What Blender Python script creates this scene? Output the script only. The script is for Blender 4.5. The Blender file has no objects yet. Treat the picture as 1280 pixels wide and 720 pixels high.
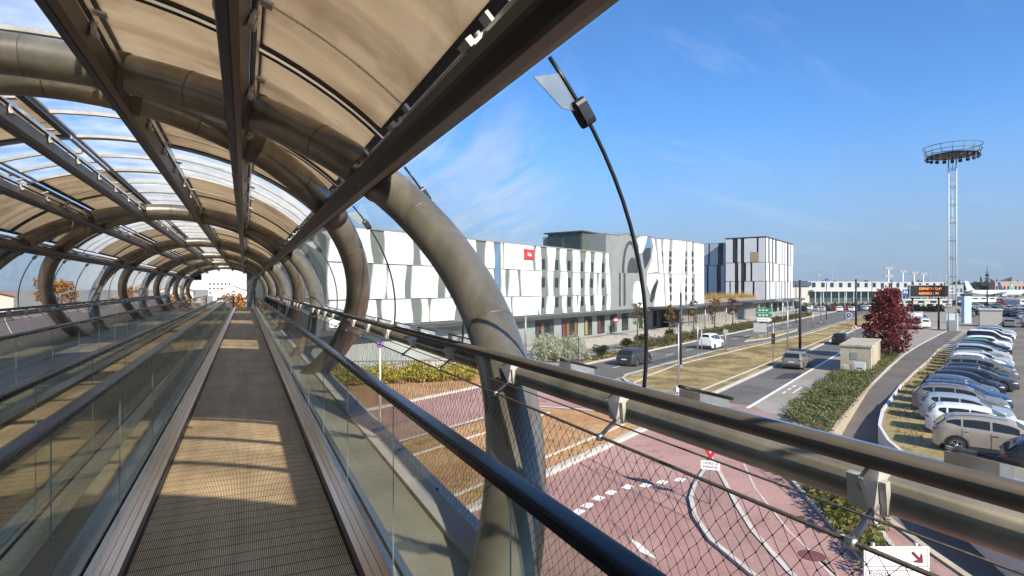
import bpy, math, random
from mathutils import Vector, Matrix, geometry
R = random.Random(7)
sc = bpy.context.scene
COL = sc.collection
PI = math.pi
sin, cos, rad = math.sin, math.cos, math.radians

# ------------------------------------------------------------------ camera model
FPX, CAMH, PSI = 720.0, 7.2, rad(24.9)
CS, CC = sin(PSI), cos(PSI)
def ray(px, py):
    a, b = (px-640)/FPX, (360-py)/FPX
    return Vector((a*CC+CS, -a*CS+CC, b))
def G(px, py, z=0.0):
    d = ray(px, py); k = (z-CAMH)/d.z
    return Vector((d.x*k, d.y*k, z))
UX, UY = sin(rad(62)), cos(rad(62))          # the boulevard's direction
def RT(s, t, z=0.0):
    return Vector((s*UX-t*UY, s*UY+t*UX, z))
def toRT(p):
    return p[0]*UX+p[1]*UY, -p[0]*UY+p[1]*UX
def FT(px, py, t):                            # pixel ray on the upright plane t
    d = ray(px, py); k = t/(-d.x*UY+d.y*UX)
    return (d.x*UX+d.y*UY)*k, CAMH+d.z*k
def FS(px, py, s):                            # pixel ray on the upright plane s
    d = ray(px, py); k = s/(d.x*UX+d.y*UY)
    return (-d.x*UY+d.y*UX)*k, CAMH+d.z*k
ROADROT = math.atan2(UY, UX)

# ------------------------------------------------------------------ mesh builder
class MB:
    def __init__(s):
        s.v = []; s.f = []; s.m = []; s.sm = []; s.mi = 0; s.smooth = False
    def add(s, vs, fs):
        b = len(s.v); s.v += [tuple(p) for p in vs]
        for f in fs:
            s.f.append(tuple(i+b for i in f)); s.m.append(s.mi); s.sm.append(s.smooth)
        return s
    def box(s, x0, x1, y0, y1, z0, z1):
        return s.add([(x0,y0,z0),(x1,y0,z0),(x1,y1,z0),(x0,y1,z0),(x0,y0,z1),(x1,y0,z1),(x1,y1,z1),(x0,y1,z1)],
            [(3,2,1,0),(4,5,6,7),(0,1,5,4),(1,2,6,5),(2,3,7,6),(3,0,4,7)])
    def obox(s, o, ax, ay, az):               # corner origin and three edge vectors
        o, ax, ay, az = map(Vector, (o, ax, ay, az))
        p = [o, o+ax, o+ax+ay, o+ay]
        return s.add(p+[q+az for q in p], [(3,2,1,0),(4,5,6,7),(0,1,5,4),(1,2,6,5),(2,3,7,6),(3,0,4,7)])
    def cbox(s, c, ax, ay, az):               # centre and three half vectors
        c, ax, ay, az = map(Vector, (c, ax, ay, az))
        return s.obox(c-ax-ay-az, ax*2, ay*2, az*2)
    def beam(s, a, b, w, h, up=(0,0,1)):
        a, b = Vector(a), Vector(b); d = (b-a)
        x = d.cross(Vector(up)).normalized(); y = x.cross(d).normalized()
        return s.obox(a-x*w/2-y*h/2, d, x*w, y*h)
    def tube(s, pts, r, n=8, cap=True, closed=False, smooth=True):
        pts = [Vector(p) for p in pts]; m = len(pts)
        rs = r if isinstance(r, (list, tuple)) else [r]*m
        vs = []; up = None
        for i, p in enumerate(pts):
            if closed: d = pts[(i+1) % m]-pts[i-1]
            else: d = pts[min(i+1, m-1)]-pts[max(i-1, 0)]
            d.normalize()
            if up is None:
                up = Vector((0,0,1)) if abs(d.z) < .9 else Vector((1,0,0))
            x = d.cross(up)
            if x.length < 1e-4: x = d.cross(Vector((.3,.9,.2)))
            x.normalize(); y = x.cross(d).normalized(); up = y
            for k in range(n):
                a = 2*PI*k/n
                vs.append(p+(x*cos(a)+y*sin(a))*rs[i])
        fs = []
        for i in range(m if closed else m-1):
            j = (i+1) % m
            for k in range(n):
                l = (k+1) % n
                fs.append((i*n+k, j*n+k, j*n+l, i*n+l))
        o = s.smooth; s.smooth = smooth
        s.add(vs, fs)
        s.smooth = o
        if cap and not closed:
            b = len(s.v)-len(vs)
            s.f.append(tuple(b+k for k in range(n))); s.m.append(s.mi); s.sm.append(False)
            s.f.append(tuple(b+(m-1)*n+n-1-k for k in range(n))); s.m.append(s.mi); s.sm.append(False)
        return s
    def prism(s, poly, off):                  # polygon extruded by a vector
        n = len(poly); off = Vector(off); p = [Vector(q) for q in poly]
        return s.add(p+[q+off for q in p], [tuple(range(n-1,-1,-1)), tuple(range(n,2*n))]+[(i,(i+1)%n,n+(i+1)%n,n+i) for i in range(n)])
    def quad(s, a, b, c, d):
        return s.add([a,b,c,d], [(0,1,2,3)])
    def poly(s, pts, z=None):
        return s.add([(p[0],p[1],p[2] if z is None else z) for p in pts], [tuple(range(len(pts)))])
    def lathe(s, prof, n=24, c=(0,0,0), axis='z', smooth=True, closed=False):
        vs = []
        for (r, h) in prof:
            for k in range(n):
                a = 2*PI*k/n
                if axis == 'z': q = (c[0]+r*cos(a), c[1]+r*sin(a), c[2]+h)
                elif axis == 'y': q = (c[0]+r*cos(a), c[1]+h, c[2]+r*sin(a))
                else: q = (c[0]+h, c[1]+r*cos(a), c[2]+r*sin(a))
                vs.append(q)
        m = len(prof); fs = []
        for i in range(m if closed else m-1):
            j = (i+1) % m
            for k in range(n):
                l = (k+1) % n
                fs.append((i*n+k, i*n+l, j*n+l, j*n+k))
        o = s.smooth; s.smooth = smooth; s.add(vs, fs); s.smooth = o
        return s
    def grid(s, rows, smooth=True, flip=False, wrap=False):
        n = len(rows[0]); vs = [p for r in rows for p in r]; fs = []
        for i in range(len(rows)-1):
            for k in range(n if wrap else n-1):
                l = (k+1) % n
                q = (i*n+k, i*n+l, (i+1)*n+l, (i+1)*n+k)
                fs.append(q[::-1] if flip else q)
        o = s.smooth; s.smooth = smooth; s.add(vs, fs); s.smooth = o
        return s
    def build(s, name, mat, parent=None, world=False, sharp=None):
        me = bpy.data.meshes.new(name)
        v = s.v
        if world and parent is not None:
            o = Vector(parent.get('_o', (0,0,0)))
            v = [(p[0]-o.x, p[1]-o.y, p[2]-o.z) for p in v]
        me.from_pydata(v, [], s.f)
        mats = mat if isinstance(mat, (list, tuple)) else [mat]
        for m in mats: me.materials.append(m)
        me.polygons.foreach_set('material_index', s.m)
        me.polygons.foreach_set('use_smooth', s.sm)
        if sharp: me.set_sharp_from_angle(angle=rad(sharp))
        me.update()
        ob = bpy.data.objects.new(name, me); COL.objects.link(ob)
        if parent is not None:
            ob.parent = parent
            if '_o' in parent: ob['_o'] = parent['_o']
        return ob
ALLROOTS = []
def tag(o, label=None, cat=None, group=None, kind=None):
    if label: o['label'] = label
    if cat: o['category'] = cat
    if group: o['group'] = group
    if kind: o['kind'] = kind
    return o
def thing(name, label, cat, loc=(0,0,0), rz=0, group=None):
    o = bpy.data.objects.new(name, None); COL.objects.link(o)
    o.empty_display_size = .3
    o.location = loc; o.rotation_euler = (0,0,rz)
    o['_o'] = tuple(loc)
    return tag(o, label, cat, group)
def copy_tree(o, parent=None):
    c = o.copy(); COL.objects.link(c)
    if parent is not None: c.parent = parent
    for ch in list(o.children): copy_tree(ch, c)
    return c
def struct(name, mb, mat, **k):
    return tag(mb.build(name, mat, **k), kind='structure')

# ------------------------------------------------------------------ materials
MATS = {}
def nodes(name):
    m = bpy.data.materials.new(name); m.use_nodes = True
    nt = m.node_tree
    return m, nt, nt.nodes['Principled BSDF']
def N(nt, t, **k):
    n = nt.nodes.new(t)
    for a, b in k.items(): setattr(n, a, b)
    return n
def mat(name, col, rough=.6, metal=0., var=.15, scale=2., bump=0., bscale=40., dirt=0., coord='Object', stretch=None, coat=0., spec=None):
    if name in MATS: return MATS[name]
    m, nt, b = nodes(name)
    L = nt.links.new
    tc = N(nt, 'ShaderNodeTexCoord')
    src = None if coord == 'Position' else tc.outputs[coord]
    if coord == 'Position':
        src = N(nt, 'ShaderNodeNewGeometry').outputs['Position']
    if stretch:
        mp = N(nt, 'ShaderNodeMapping'); mp.inputs['Scale'].default_value = stretch
        L(src, mp.inputs[0]); src = mp.outputs[0]
    nz = N(nt, 'ShaderNodeTexNoise'); nz.inputs['Scale'].default_value = scale; nz.inputs['Detail'].default_value = 6; nz.inputs['Roughness'].default_value = .62
    L(src, nz.inputs['Vector'])
    rp = N(nt, 'ShaderNodeMapRange'); rp.inputs[1].default_value = .3; rp.inputs[2].default_value = .7
    rp.inputs[3].default_value = 1-var; rp.inputs[4].default_value = 1+var
    L(nz.outputs['Fac'], rp.inputs[0])
    mx = N(nt, 'ShaderNodeMix', data_type='RGBA', blend_type='MULTIPLY'); mx.inputs[0].default_value = 1
    mx.inputs[6].default_value = (*col, 1); L(rp.outputs[0], mx.inputs[7])
    out = mx.outputs[2]
    if dirt:
        n2 = N(nt, 'ShaderNodeTexNoise'); n2.inputs['Scale'].default_value = scale*.37; n2.inputs['Detail'].default_value = 8; n2.inputs['Roughness'].default_value = .7
        L(src, n2.inputs['Vector'])
        r2 = N(nt, 'ShaderNodeMapRange'); r2.inputs[1].default_value = .5; r2.inputs[2].default_value = .72; r2.inputs[4].default_value = dirt
        L(n2.outputs['Fac'], r2.inputs[0])
        m2 = N(nt, 'ShaderNodeMix', data_type='RGBA'); L(r2.outputs[0], m2.inputs[0]); L(out, m2.inputs[6])
        m2.inputs[7].default_value = (col[0]*.35, col[1]*.33, col[2]*.3, 1); out = m2.outputs[2]
    L(out, b.inputs['Base Color'])
    b.inputs['Roughness'].default_value = rough; b.inputs['Metallic'].default_value = metal
    if coat: b.inputs['Coat Weight'].default_value = coat; b.inputs['Coat Roughness'].default_value = .04
    if spec is not None: b.inputs['Specular IOR Level'].default_value = spec
    rr = N(nt, 'ShaderNodeMapRange'); rr.inputs[3].default_value = max(.02, rough-.1); rr.inputs[4].default_value = min(1, rough+.1)
    L(nz.outputs['Fac'], rr.inputs[0]); L(rr.outputs[0], b.inputs['Roughness'])
    if bump:
        nb = N(nt, 'ShaderNodeTexNoise'); nb.inputs['Scale'].default_value = bscale; nb.inputs['Detail'].default_value = 5
        L(src, nb.inputs['Vector'])
        bp = N(nt, 'ShaderNodeBump'); bp.inputs['Strength'].default_value = bump; bp.inputs['Distance'].default_value = .02
        L(nb.outputs['Fac'], bp.inputs['Height']); L(bp.outputs[0], b.inputs['Normal'])
    MATS[name] = m
    return m
def two_tone(name, c1, c2, scale, lo=.42, hi=.58, rough=.9, bump=.4, bscale=25, c3=None, fine=12., fc=.3):
    if name in MATS: return MATS[name]
    m, nt, b = nodes(name); L = nt.links.new
    g = N(nt, 'ShaderNodeNewGeometry')
    def noise(s, d=8, r=.65):
        n = N(nt, 'ShaderNodeTexNoise'); n.inputs['Scale'].default_value = s; n.inputs['Detail'].default_value = d; n.inputs['Roughness'].default_value = r
        L(g.outputs['Position'], n.inputs['Vector']); return n.outputs['Fac']
    a = noise(scale)
    r = N(nt, 'ShaderNodeMapRange'); r.inputs[1].default_value = lo; r.inputs[2].default_value = hi; L(a, r.inputs[0])
    mx = N(nt, 'ShaderNodeMix', data_type='RGBA'); L(r.outputs[0], mx.inputs[0]); mx.inputs[6].default_value = (*c1,1); mx.inputs[7].default_value = (*c2,1)
    out = mx.outputs[2]
    if c3:
        n3 = noise(scale*2.7)
        r3 = N(nt, 'ShaderNodeMapRange'); r3.inputs[1].default_value = .56; r3.inputs[2].default_value = .66; L(n3, r3.inputs[0])
        m3 = N(nt, 'ShaderNodeMix', data_type='RGBA'); L(r3.outputs[0], m3.inputs[0]); L(out, m3.inputs[6]); m3.inputs[7].default_value = (*c3,1); out = m3.outputs[2]
    f = noise(fine, 6)
    rf = N(nt, 'ShaderNodeMapRange'); rf.inputs[1].default_value = .3; rf.inputs[2].default_value = .7; rf.inputs[3].default_value = 1-fc; rf.inputs[4].default_value = 1+fc; L(f, rf.inputs[0])
    mf = N(nt, 'ShaderNodeMix', data_type='RGBA', blend_type='MULTIPLY'); mf.inputs[0].default_value = 1; L(out, mf.inputs[6]); L(rf.outputs[0], mf.inputs[7])
    L(mf.outputs[2], b.inputs['Base Color']); b.inputs['Roughness'].default_value = rough
    b.inputs['Specular IOR Level'].default_value = .25
    if bump:
        bp = N(nt, 'ShaderNodeBump'); bp.inputs['Strength'].default_value = bump; bp.inputs['Distance'].default_value = .03
        L(noise(bscale, 4), bp.inputs['Height']); L(bp.outputs[0], b.inputs['Normal'])
    MATS[name] = m
    return m
def leafmat(name, cols, rough=.6, trans=.35):
    if name in MATS: return MATS[name]
    m, nt, b = nodes(name); L = nt.links.new
    g = N(nt, 'ShaderNodeNewGeometry')
    cr = N(nt, 'ShaderNodeValToRGB'); e = cr.color_ramp.elements
    while len(e) < len(cols): e.new(.5)
    for i, c in enumerate(cols):
        e[i].position = i/(len(cols)-1); e[i].color = (*c, 1)
    L(g.outputs['Random Per Island'], cr.inputs[0]); L(cr.outputs[0], b.inputs['Base Color'])
    b.inputs['Roughness'].default_value = rough; b.inputs['Specular IOR Level'].default_value = .3
    tr = N(nt, 'ShaderNodeBsdfTranslucent'); L(cr.outputs[0], tr.inputs[0])
    ms = N(nt, 'ShaderNodeMixShader'); ms.inputs[0].default_value = trans
    L(b.outputs[0], ms.inputs[1]); L(tr.outputs[0], ms.inputs[2])
    L(ms.outputs[0], nt.nodes['Material Output'].inputs[0])
    MATS[name] = m
    return m
def glassmat(name, tint=(1,1,1), refl=1.0, rough=.0, dust=.0, ior=1.45, wavy=0., sheer=False):
    if name in MATS: return MATS[name]
    m, nt, b = nodes(name); L = nt.links.new
    nt.nodes.remove(b)
    t = N(nt, 'ShaderNodeBsdfTransparent'); t.inputs[0].default_value = (*tint,1)
    gl = N(nt, 'ShaderNodeBsdfGlossy'); gl.inputs['Roughness'].default_value = rough
    fr = N(nt, 'ShaderNodeLayerWeight'); fr.inputs[0].default_value = .5      # symmetric: same from both sides
    pw = N(nt, 'ShaderNodeMath', operation='POWER'); pw.inputs[1].default_value = 4.2; L(fr.outputs['Facing'], pw.inputs[0])
    mu = N(nt, 'ShaderNodeMath', operation='MULTIPLY_ADD'); mu.inputs[1].default_value = .55*refl; mu.inputs[2].default_value = .04*refl; L(pw.outputs[0], mu.inputs[0])
    ms = N(nt, 'ShaderNodeMixShader'); L(mu.outputs[0], ms.inputs[0]); L(t.outputs[0], ms.inputs[1]); L(gl.outputs[0], ms.inputs[2])
    out = ms.outputs[0]
    if wavy:
        g = N(nt, 'ShaderNodeNewGeometry'); nz = N(nt, 'ShaderNodeTexNoise'); nz.inputs['Scale'].default_value = 1.1
        L(g.outputs['Position'], nz.inputs['Vector']); bp = N(nt, 'ShaderNodeBump'); bp.inputs['Strength'].default_value = wavy; bp.inputs['Distance'].default_value = .05
        L(nz.outputs['Fac'], bp.inputs['Height']); L(bp.outputs[0], gl.inputs['Normal'])
    if dust:
        d = N(nt, 'ShaderNodeBsdfTranslucent' if sheer else 'ShaderNodeBsdfDiffuse'); d.inputs[0].default_value = (.80,.80,.77,1)
        g = N(nt, 'ShaderNodeNewGeometry'); nz = N(nt, 'ShaderNodeTexNoise'); nz.inputs['Scale'].default_value = 1.6; nz.inputs['Detail'].default_value = 6
        L(g.outputs['Position'], nz.inputs['Vector'])
        mr = N(nt, 'ShaderNodeMapRange'); mr.inputs[1].default_value = .35; mr.inputs[2].default_value = .75; mr.inputs[3].default_value = dust*.3; mr.inputs[4].default_value = dust*1.6
        L(nz.outputs['Fac'], mr.inputs[0])
        m2 = N(nt, 'ShaderNodeMixShader'); L(mr.outputs[0], m2.inputs[0]); L(out, m2.inputs[1]); L(d.outputs[0], m2.inputs[2]); out = m2.outputs[0]
    L(out, nt.nodes['Material Output'].inputs[0])
    MATS[name] = m
    return m
def emis(name, col, st):
    if name in MATS: return MATS[name]
    m, nt, b = nodes(name)
    b.inputs['Base Color'].default_value = (*col,1); b.inputs['Emission Color'].default_value = (*col,1); b.inputs['Emission Strength'].default_value = st
    MATS[name] = m
    return m
def plain(name, col, rough=.5, metal=0, coat=0):
    return mat(name, col, rough, metal, var=.06, scale=5, coat=coat)

STEEL = mat('arch_steel', (.25,.225,.175), .33, .5, var=.28, scale=3.2, stretch=(1,1,.22), dirt=.35, coord='Position')
BEAM = mat('beam_steel', (.088,.072,.052), .48, .1, var=.2, scale=2.5)
ALU = mat('aluminium', (.62,.62,.61), .3, .9, var=.12, scale=6)
BRUSHED = mat('brushed_aluminium', (.72,.68,.62), .24, 1., var=.05, scale=3, stretch=(3,.25,1), coord='Position')
CAST = mat('cast_bracket', (.56,.54,.48), .5, .35, var=.18, scale=14)
BLACKM = plain('black_metal', (.018,.018,.02), .38, .3)
RUBBER = plain('black_rubber', (.012,.014,.018), .22)
GALV = mat('galvanised', (.42,.43,.44), .45, .7, var=.15, scale=7)
WHITEP = plain('white_paint', (.78,.78,.77), .5)
POLEDK = plain('dark_pole', (.035,.037,.042), .45, .2)
PALEW = plain('pale_grey_paint', (.58,.58,.56), .5)
CONC = mat('concrete', (.40,.38,.34), .85, var=.18, scale=1.6, bump=.25, bscale=18, dirt=.4)
KERB = mat('kerb_stone', (.47,.44,.385), .85, var=.16, scale=2.2, bump=.2, bscale=20, coord='Position')
PAINTL = mat('road_paint', (.74,.73,.70), .75, var=.14, scale=4, coord='Position', dirt=.25)
LILAC = mat('gutter_coating', (.60,.56,.57), .7, var=.1, scale=2, dirt=.2, coord='Position')
GLASSW = glassmat('wall_glass', (.92,.95,.95), 1.1, .012, .05, wavy=.3)
GLASSR = glassmat('roof_glass', (.76,.77,.755), .8, .02, .34, sheer=True)
GLASSB = glassmat('balustrade_glass', (.81,.83,.79), .55, .0, .012)
DARKGL = mat('dark_window_glass', (.022,.028,.033), .06, .0, var=.3, scale=.7, spec=.9)

def nth(i):
    w = 'first second third fourth fifth sixth seventh eighth ninth tenth eleventh twelfth thirteenth fourteenth fifteenth sixteenth seventeenth eighteenth nineteenth twentieth'.split()
    return w[i] if i < 20 else 'twenty-'+w[i-20] if i < 29 else str(i+1)+'th'
# ================================================================== THE COVERED FOOTBRIDGE
CX, EY0, EA, EB = -1.81, -.30, 3.5, 2.40
ZA, ZE = -11.0, 69.0
FL = CAMH-1.55                                # floor level
def sec(th, off=0.0):
    return CX+(EA+off)*cos(th), CAMH+EY0+(EB+off)*sin(th)
def half(z):
    return .3+(2.12-(z-CAMH))*1.07
PUR = [(2.79,.985),(1.745,1.64),(.66,1.93),(-.66,1.93),(-1.745,1.64),(-2.85,.94)]
WELD = mat('weld_seam', (.15,.135,.105), .5, .4, var=.3, scale=9)
bridge = thing('covered_footbridge', 'long tubular footbridge of leaning grey steel rings with glass walls and tan roof panels', 'footbridge', (0,0,FL))
for k in range(-1, 6):
    zc = 6.9+11.6*k
    for sg in (-1, 1):
        m = MB(); pts = []
        for i in range(96):
            x, z = sec(2*PI*i/96+PI/2)
            pts.append((x, zc+sg*half(z), z))
        m.tube(pts, .185, 20, closed=True)
        m.mi = 1                               # butt welds between the bent lengths of tube
        for i in range(0, 96, 6):
            a, b = Vector(pts[i]), Vector(pts[(i+1) % 96]); d = (b-a).normalized(); m.tube([a-d*.007, a+d*.007], .1872, 20)
        ring = m.build('arch_ring', [STEEL, WELD], bridge, world=True)
        for (rx, ry) in PUR:
            th = math.atan2((ry-EY0)/EB, rx/EA); m = MB()
            p = [sec(th+d) for d in (-.035, .035)]
            m.tube([Vector((a, zc+sg*half(b), b)) for a, b in p], .197, 20)
            m.build('weld_collar', BEAM, ring, world=True)
TH = [math.atan2((b-EY0)/EB, a/EA) for a, b in PUR]
clip = None
for i, (rx, ry) in enumerate(PUR):
    c = Vector((CX+rx, 0, CAMH+ry)); nrm = Vector((cos(TH[i])*EB, 0, sin(TH[i])*EA)).normalized()
    tg = Vector((-nrm.z, 0, nrm.x))
    prof = []
    w, h = (.095 if i in (0,5) else .072), .12
    for (a, b) in ((-w*.55,-h),(w*.55,-h),(w,-h*.62),(w,h*.7),(w*.5,h),(-w*.5,h),(-w,h*.7),(-w,-h*.62)):
        prof.append(c+tg*a+nrm*b+Vector((0,ZA,0)))
    m = MB(); m.prism(prof, (0, ZE-ZA, 0)); m.mi = 1
    for sg in (-1, 1):                        # light aluminium edge rails on top of the beam
        a = c+tg*sg*w*1.12+nrm*(h+.03)
        m.cbox(a+Vector((0,(ZA+ZE)/2,0)), tg*.022, (0,(ZE-ZA)/2,0), nrm*.03)
    a = c-nrm*(h+.006)
    m.mi = 2; m.cbox(a+Vector((0,(ZA+ZE)/2,0)), tg*.03, (0,(ZE-ZA)/2,0), nrm*.004)
    pl = m.build('purlin', [BEAM, ALU, BLACKM], bridge, world=True)
    for k in range(16):                       # pale clips carrying the panels
        y = 1.0+k*1.45
        for sg in ((-1, 1) if 0 < i < 5 else ((1,) if i == 0 else (-1,))):
            m = MB()
            b0 = c+tg*sg*(w+.02)+nrm*.06
            m.cbox(b0+nrm*.05, tg*.010, (0,.04,0), nrm*.085)
            m.cbox(b0+nrm*.135+tg*sg*.03, tg*.04, (0,.04,0), nrm*.010)
            m.cbox(b0-nrm*.03+tg*sg*.015, tg*.02, (0,.055,0), nrm*.018)
            m.tube([b0+nrm*.05-tg*.02, b0+nrm*.05+tg*.03], .016, 8)
            o = m.build('panel_clip', CAST, pl)
            for v in o.data.vertices: v.co = v.co+Vector((0,y,-FL))

def tan_mat():
    m, nt, b = nodes('tan_shade_fabric'); L = nt.links.new
    g = N(nt, 'ShaderNodeNewGeometry')
    mp = N(nt, 'ShaderNodeMapping'); mp.inputs['Scale'].default_value = (.5,3.2,.5); L(g.outputs['Position'], mp.inputs[0])
    nz = N(nt, 'ShaderNodeTexNoise'); nz.inputs['Scale'].default_value = 1.0; nz.inputs['Detail'].default_value = 2; L(mp.outputs[0], nz.inputs['Vector'])
    n2 = N(nt, 'ShaderNodeTexNoise'); n2.inputs['Scale'].default_value = 60; n2.inputs['Detail'].default_value = 3; L(g.outputs['Position'], n2.inputs['Vector'])
    ad = N(nt, 'ShaderNodeMath', operation='MULTIPLY_ADD'); L(n2.outputs['Fac'], ad.inputs[0]); ad.inputs[1].default_value = .22; L(nz.outputs['Fac'], ad.inputs[2])
    cr = N(nt, 'ShaderNodeValToRGB'); e = cr.color_ramp.elements
    e[0].position = .3; e[0].color = (.52,.43,.31,1); e[1].position = .95; e[1].color = (.74,.64,.49,1)
    L(ad.outputs[0], cr.inputs[0]); b.inputs['Roughness'].default_value = .55
    n3 = N(nt, 'ShaderNodeTexNoise'); n3.inputs['Scale'].default_value = .9; n3.inputs['Detail'].default_value = 9; n3.inputs['Roughness'].default_value = .7; L(g.outputs['Position'], n3.inputs['Vector'])
    r3 = N(nt, 'ShaderNodeMapRange'); r3.inputs[1].default_value = .5; r3.inputs[2].default_value = .7; r3.inputs[4].default_value = .55; L(n3.outputs['Fac'], r3.inputs[0])
    m3 = N(nt, 'ShaderNodeMix', data_type='RGBA'); L(r3.outputs[0], m3.inputs[0]); L(cr.outputs[0], m3.inputs[6]); m3.inputs[7].default_value = (.33,.25,.17,1)
    L(m3.outputs[2], b.inputs['Base Color'])
    tr = N(nt, 'ShaderNodeBsdfTranslucent'); L(m3.outputs[2], tr.inputs[0])
    ms = N(nt, 'ShaderNodeMixShader'); ms.inputs[0].default_value = .80
    L(b.outputs[0], ms.inputs[1]); L(tr.outputs[0], ms.inputs[2]); L(ms.outputs[0], nt.nodes['Material Output'].inputs[0])
    return m
TAN = tan_mat()
DKFR = mat('dark_frame', (.055,.048,.038), .45, .4, var=.2, scale=4)
PALEFR = mat('pale_frame', (.50,.46,.39), .4, .5, var=.15, scale=4)
def patch(th0, th1, y0, y1, off, n=7):
    return [[(lambda q: (q[0], y, q[1]))(sec(th0+(th1-th0)*k/n, off)) for k in range(n+1)] for y in (y0, y1)]
def slab(m, th0, th1, y0, y1, off, th=.02, n=7):
    a = patch(th0, th1, y0, y1, off, n); b = patch(th0, th1, y0, y1, off+th, n)
    m.grid(a); m.grid(b, flip=True)
    for r in (0, 1): m.grid([a[r], b[r]], smooth=False, flip=(r == 0))
    for k in (0, n): m.grid([[a[0][k], b[0][k]], [a[1][k], b[1][k]]], smooth=False, flip=(k != 0))
OFFC = .34
for i in range(5):
    t0, t1 = TH[i], TH[i+1]
    for j in range(-6, 22):
        yc = 6.9+2.9*j; y0, y1 = yc-1.45, yc+1.45
        if y1 < ZA or y0 > ZE: continue
        glass = (i == 2) or (j % 4 == 2)
        if i < 2: a0, a1 = t0+(.085 if i == 0 else .075), t1+.045
        elif i > 2: a0, a1 = t0-.02, t1-(.045 if i == 4 else .035)
        else: a0, a1 = t0+.055, t1-.03
        if not glass:
            m = MB(); slab(m, a0+.018, a1-.018, y0+.10, y1-.10, OFFC+.02, .016)
            p = m.build('shade_panel', TAN, bridge, world=True)
            m = MB()
            slab(m, a0, a1, y0+.035, y0+.105, OFFC, .05); slab(m, a0, a1, y1-.105, y1-.035, OFFC, .05)
            slab(m, a0, a0+.022, y0+.105, y1-.105, OFFC, .05, 2); slab(m, a1-.022, a1, y0+.105, y1-.105, OFFC, .05, 2)
            f = m.build('panel_frame', DKFR, p)
            for v in f.data.vertices: v.co.z -= FL
            if j < 8:
                m = MB(); n = 8
                m.tube([(lambda q: (q[0], yc+.45, q[1]))(sec(a0+.02+(a1-a0-.04)*k/n, OFFC-.03)) for k in range(n+1)], .008, 6)
                f = m.build('stay_rod', ALU, p)
                for v in f.data.vertices: v.co.z -= FL
        else:
            m = MB(); m.grid(patch(a0, a1, y0+.03, y1-.03, OFFC+.03))
            p = m.build('roof_glass', GLASSR, bridge, world=True)
            m = MB()
            nb = 2 if i == 2 else 3
            for q in range(nb+1):
                y = y0+.05+(y1-y0-.1)*q/nb
                slab(m, a0, a1, y-.034, y+.034, OFFC-.02, .045, 6)
            slab(m, a0, a0+.014, y0+.05, y1-.05, OFFC-.015, .035, 1); slab(m, a1-.014, a1, y0+.05, y1-.05, OFFC-.015, .035, 1)
            f = m.build('glazing_bar', PALEFR, p)
            for v in f.data.vertices: v.co.z -= FL
# side walls of curved glass, black rubber joints and clamps
YB = -.545
def th_at(z, off, side):
    sn = max(-1, min(1, (z-EY0)/(EB+off))); a = math.asin(sn)
    return a if side > 0 else PI-a
for side in (1, -1):
    tt = TH[0]-.02 if side > 0 else TH[5]+.02
    tb = th_at(YB, .30, side)
    for j in range(-6, 22):
        yc = 6.9+2.9*j; y0, y1 = yc-1.45, yc+1.45
        if y1 < ZA or y0 > ZE: continue
        m = MB(); m.grid(patch(tb, tt, y0, y1, .30, 12))
        p = m.build('wall_glass', GLASSW, bridge, world=True)
        m = MB()
        pts = [(lambda q: (q[0], y0, q[1]))(sec(tb+(tt-tb)*k/14, .305)) for k in range(15)]
        m.tube(pts, .011, 8)
        m.mi = 1; m.tube([(a+.012, b+.012, c) for a, b, c in pts], .005, 6)
        f = m.build('glass_joint', [BLACKM, ALU], p)
        for v in f.data.vertices: v.co.z -= FL
        for kk, (k0, k1) in enumerate(((.80,.875),)):
            m = MB()
            q = [(lambda q: Vector((q[0], y0, q[1])))(sec(tb+(tt-tb)*(k0+(k1-k0)*e/6), .30)) for e in range(7)]
            ax = (q[-1]-q[0]); md = (q[-1]+q[0])/2; ln = ax.length; ax.normalize(); ou = Vector((0,1,0)).cross(ax).normalized()
            rr_ = [(-.5,-.55),(-.42,-.9),(-.3,-1),(.3,-1),(.42,-.9),(.5,-.55),(.5,.55),(.42,.9),(.3,1),(-.3,1),(-.42,.9),(-.5,.55)]
            m.prism([md-ou*.032+ax*ln*a_+Vector((0,.036*b_,0)) for a_, b_ in rr_], ou*.064)
            m.prism([md-ou*.036+ax*ln*a_*.8+Vector((0,.026*b_,0)) for a_, b_ in rr_], ou*.072)
            f = m.build('joint_clamp', BLACKM, p)
            for v in f.data.vertices: v.co.z -= FL
        m = MB()                               # clear triangular fin carrying the clamp
        a = sec(tb+(tt-tb)*.84, .29); b = sec(tb+(tt-tb)*.975, .16); c2 = sec(tb+(tt-tb)*.955, .29)
        d = sec(tb+(tt-tb)*.87, .20)
        m.prism([(a[0],y0-.006,a[1]),(c2[0],y0-.006,c2[1]),(b[0],y0-.006,b[1]),(d[0],y0-.006,d[1])], (0,.012,0))
        f = m.build('glass_fin', glassmat('fin_glass',(.62,.67,.64),1.0,0,.22), p)
        for v in f.data.vertices: v.co.z -= FL
    m = MB(); x, z = sec(tb, .30)
    m.box(x-.012, x+.012, ZA, ZE, z-.025, z+.004)
    m.build('glass_sill', ALU, bridge, world=True)
# pale lower cladding on the far side
CREAM = leafmat('cream_cladding', [(.66,.62,.50),(.74,.70,.58)], .5, .6)
for j in range(-12, 42):
    y0 = 6.9+1.45*j
    if y0 > 50 or y0 < -6: continue
    m = MB(); m.grid(patch(th_at(-1.60, .22, -1), th_at(-.60, .22, -1), y0+.012, y0+1.438, .22, 5))
    m.build('kick_panel', CREAM, bridge, world=True)
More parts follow.
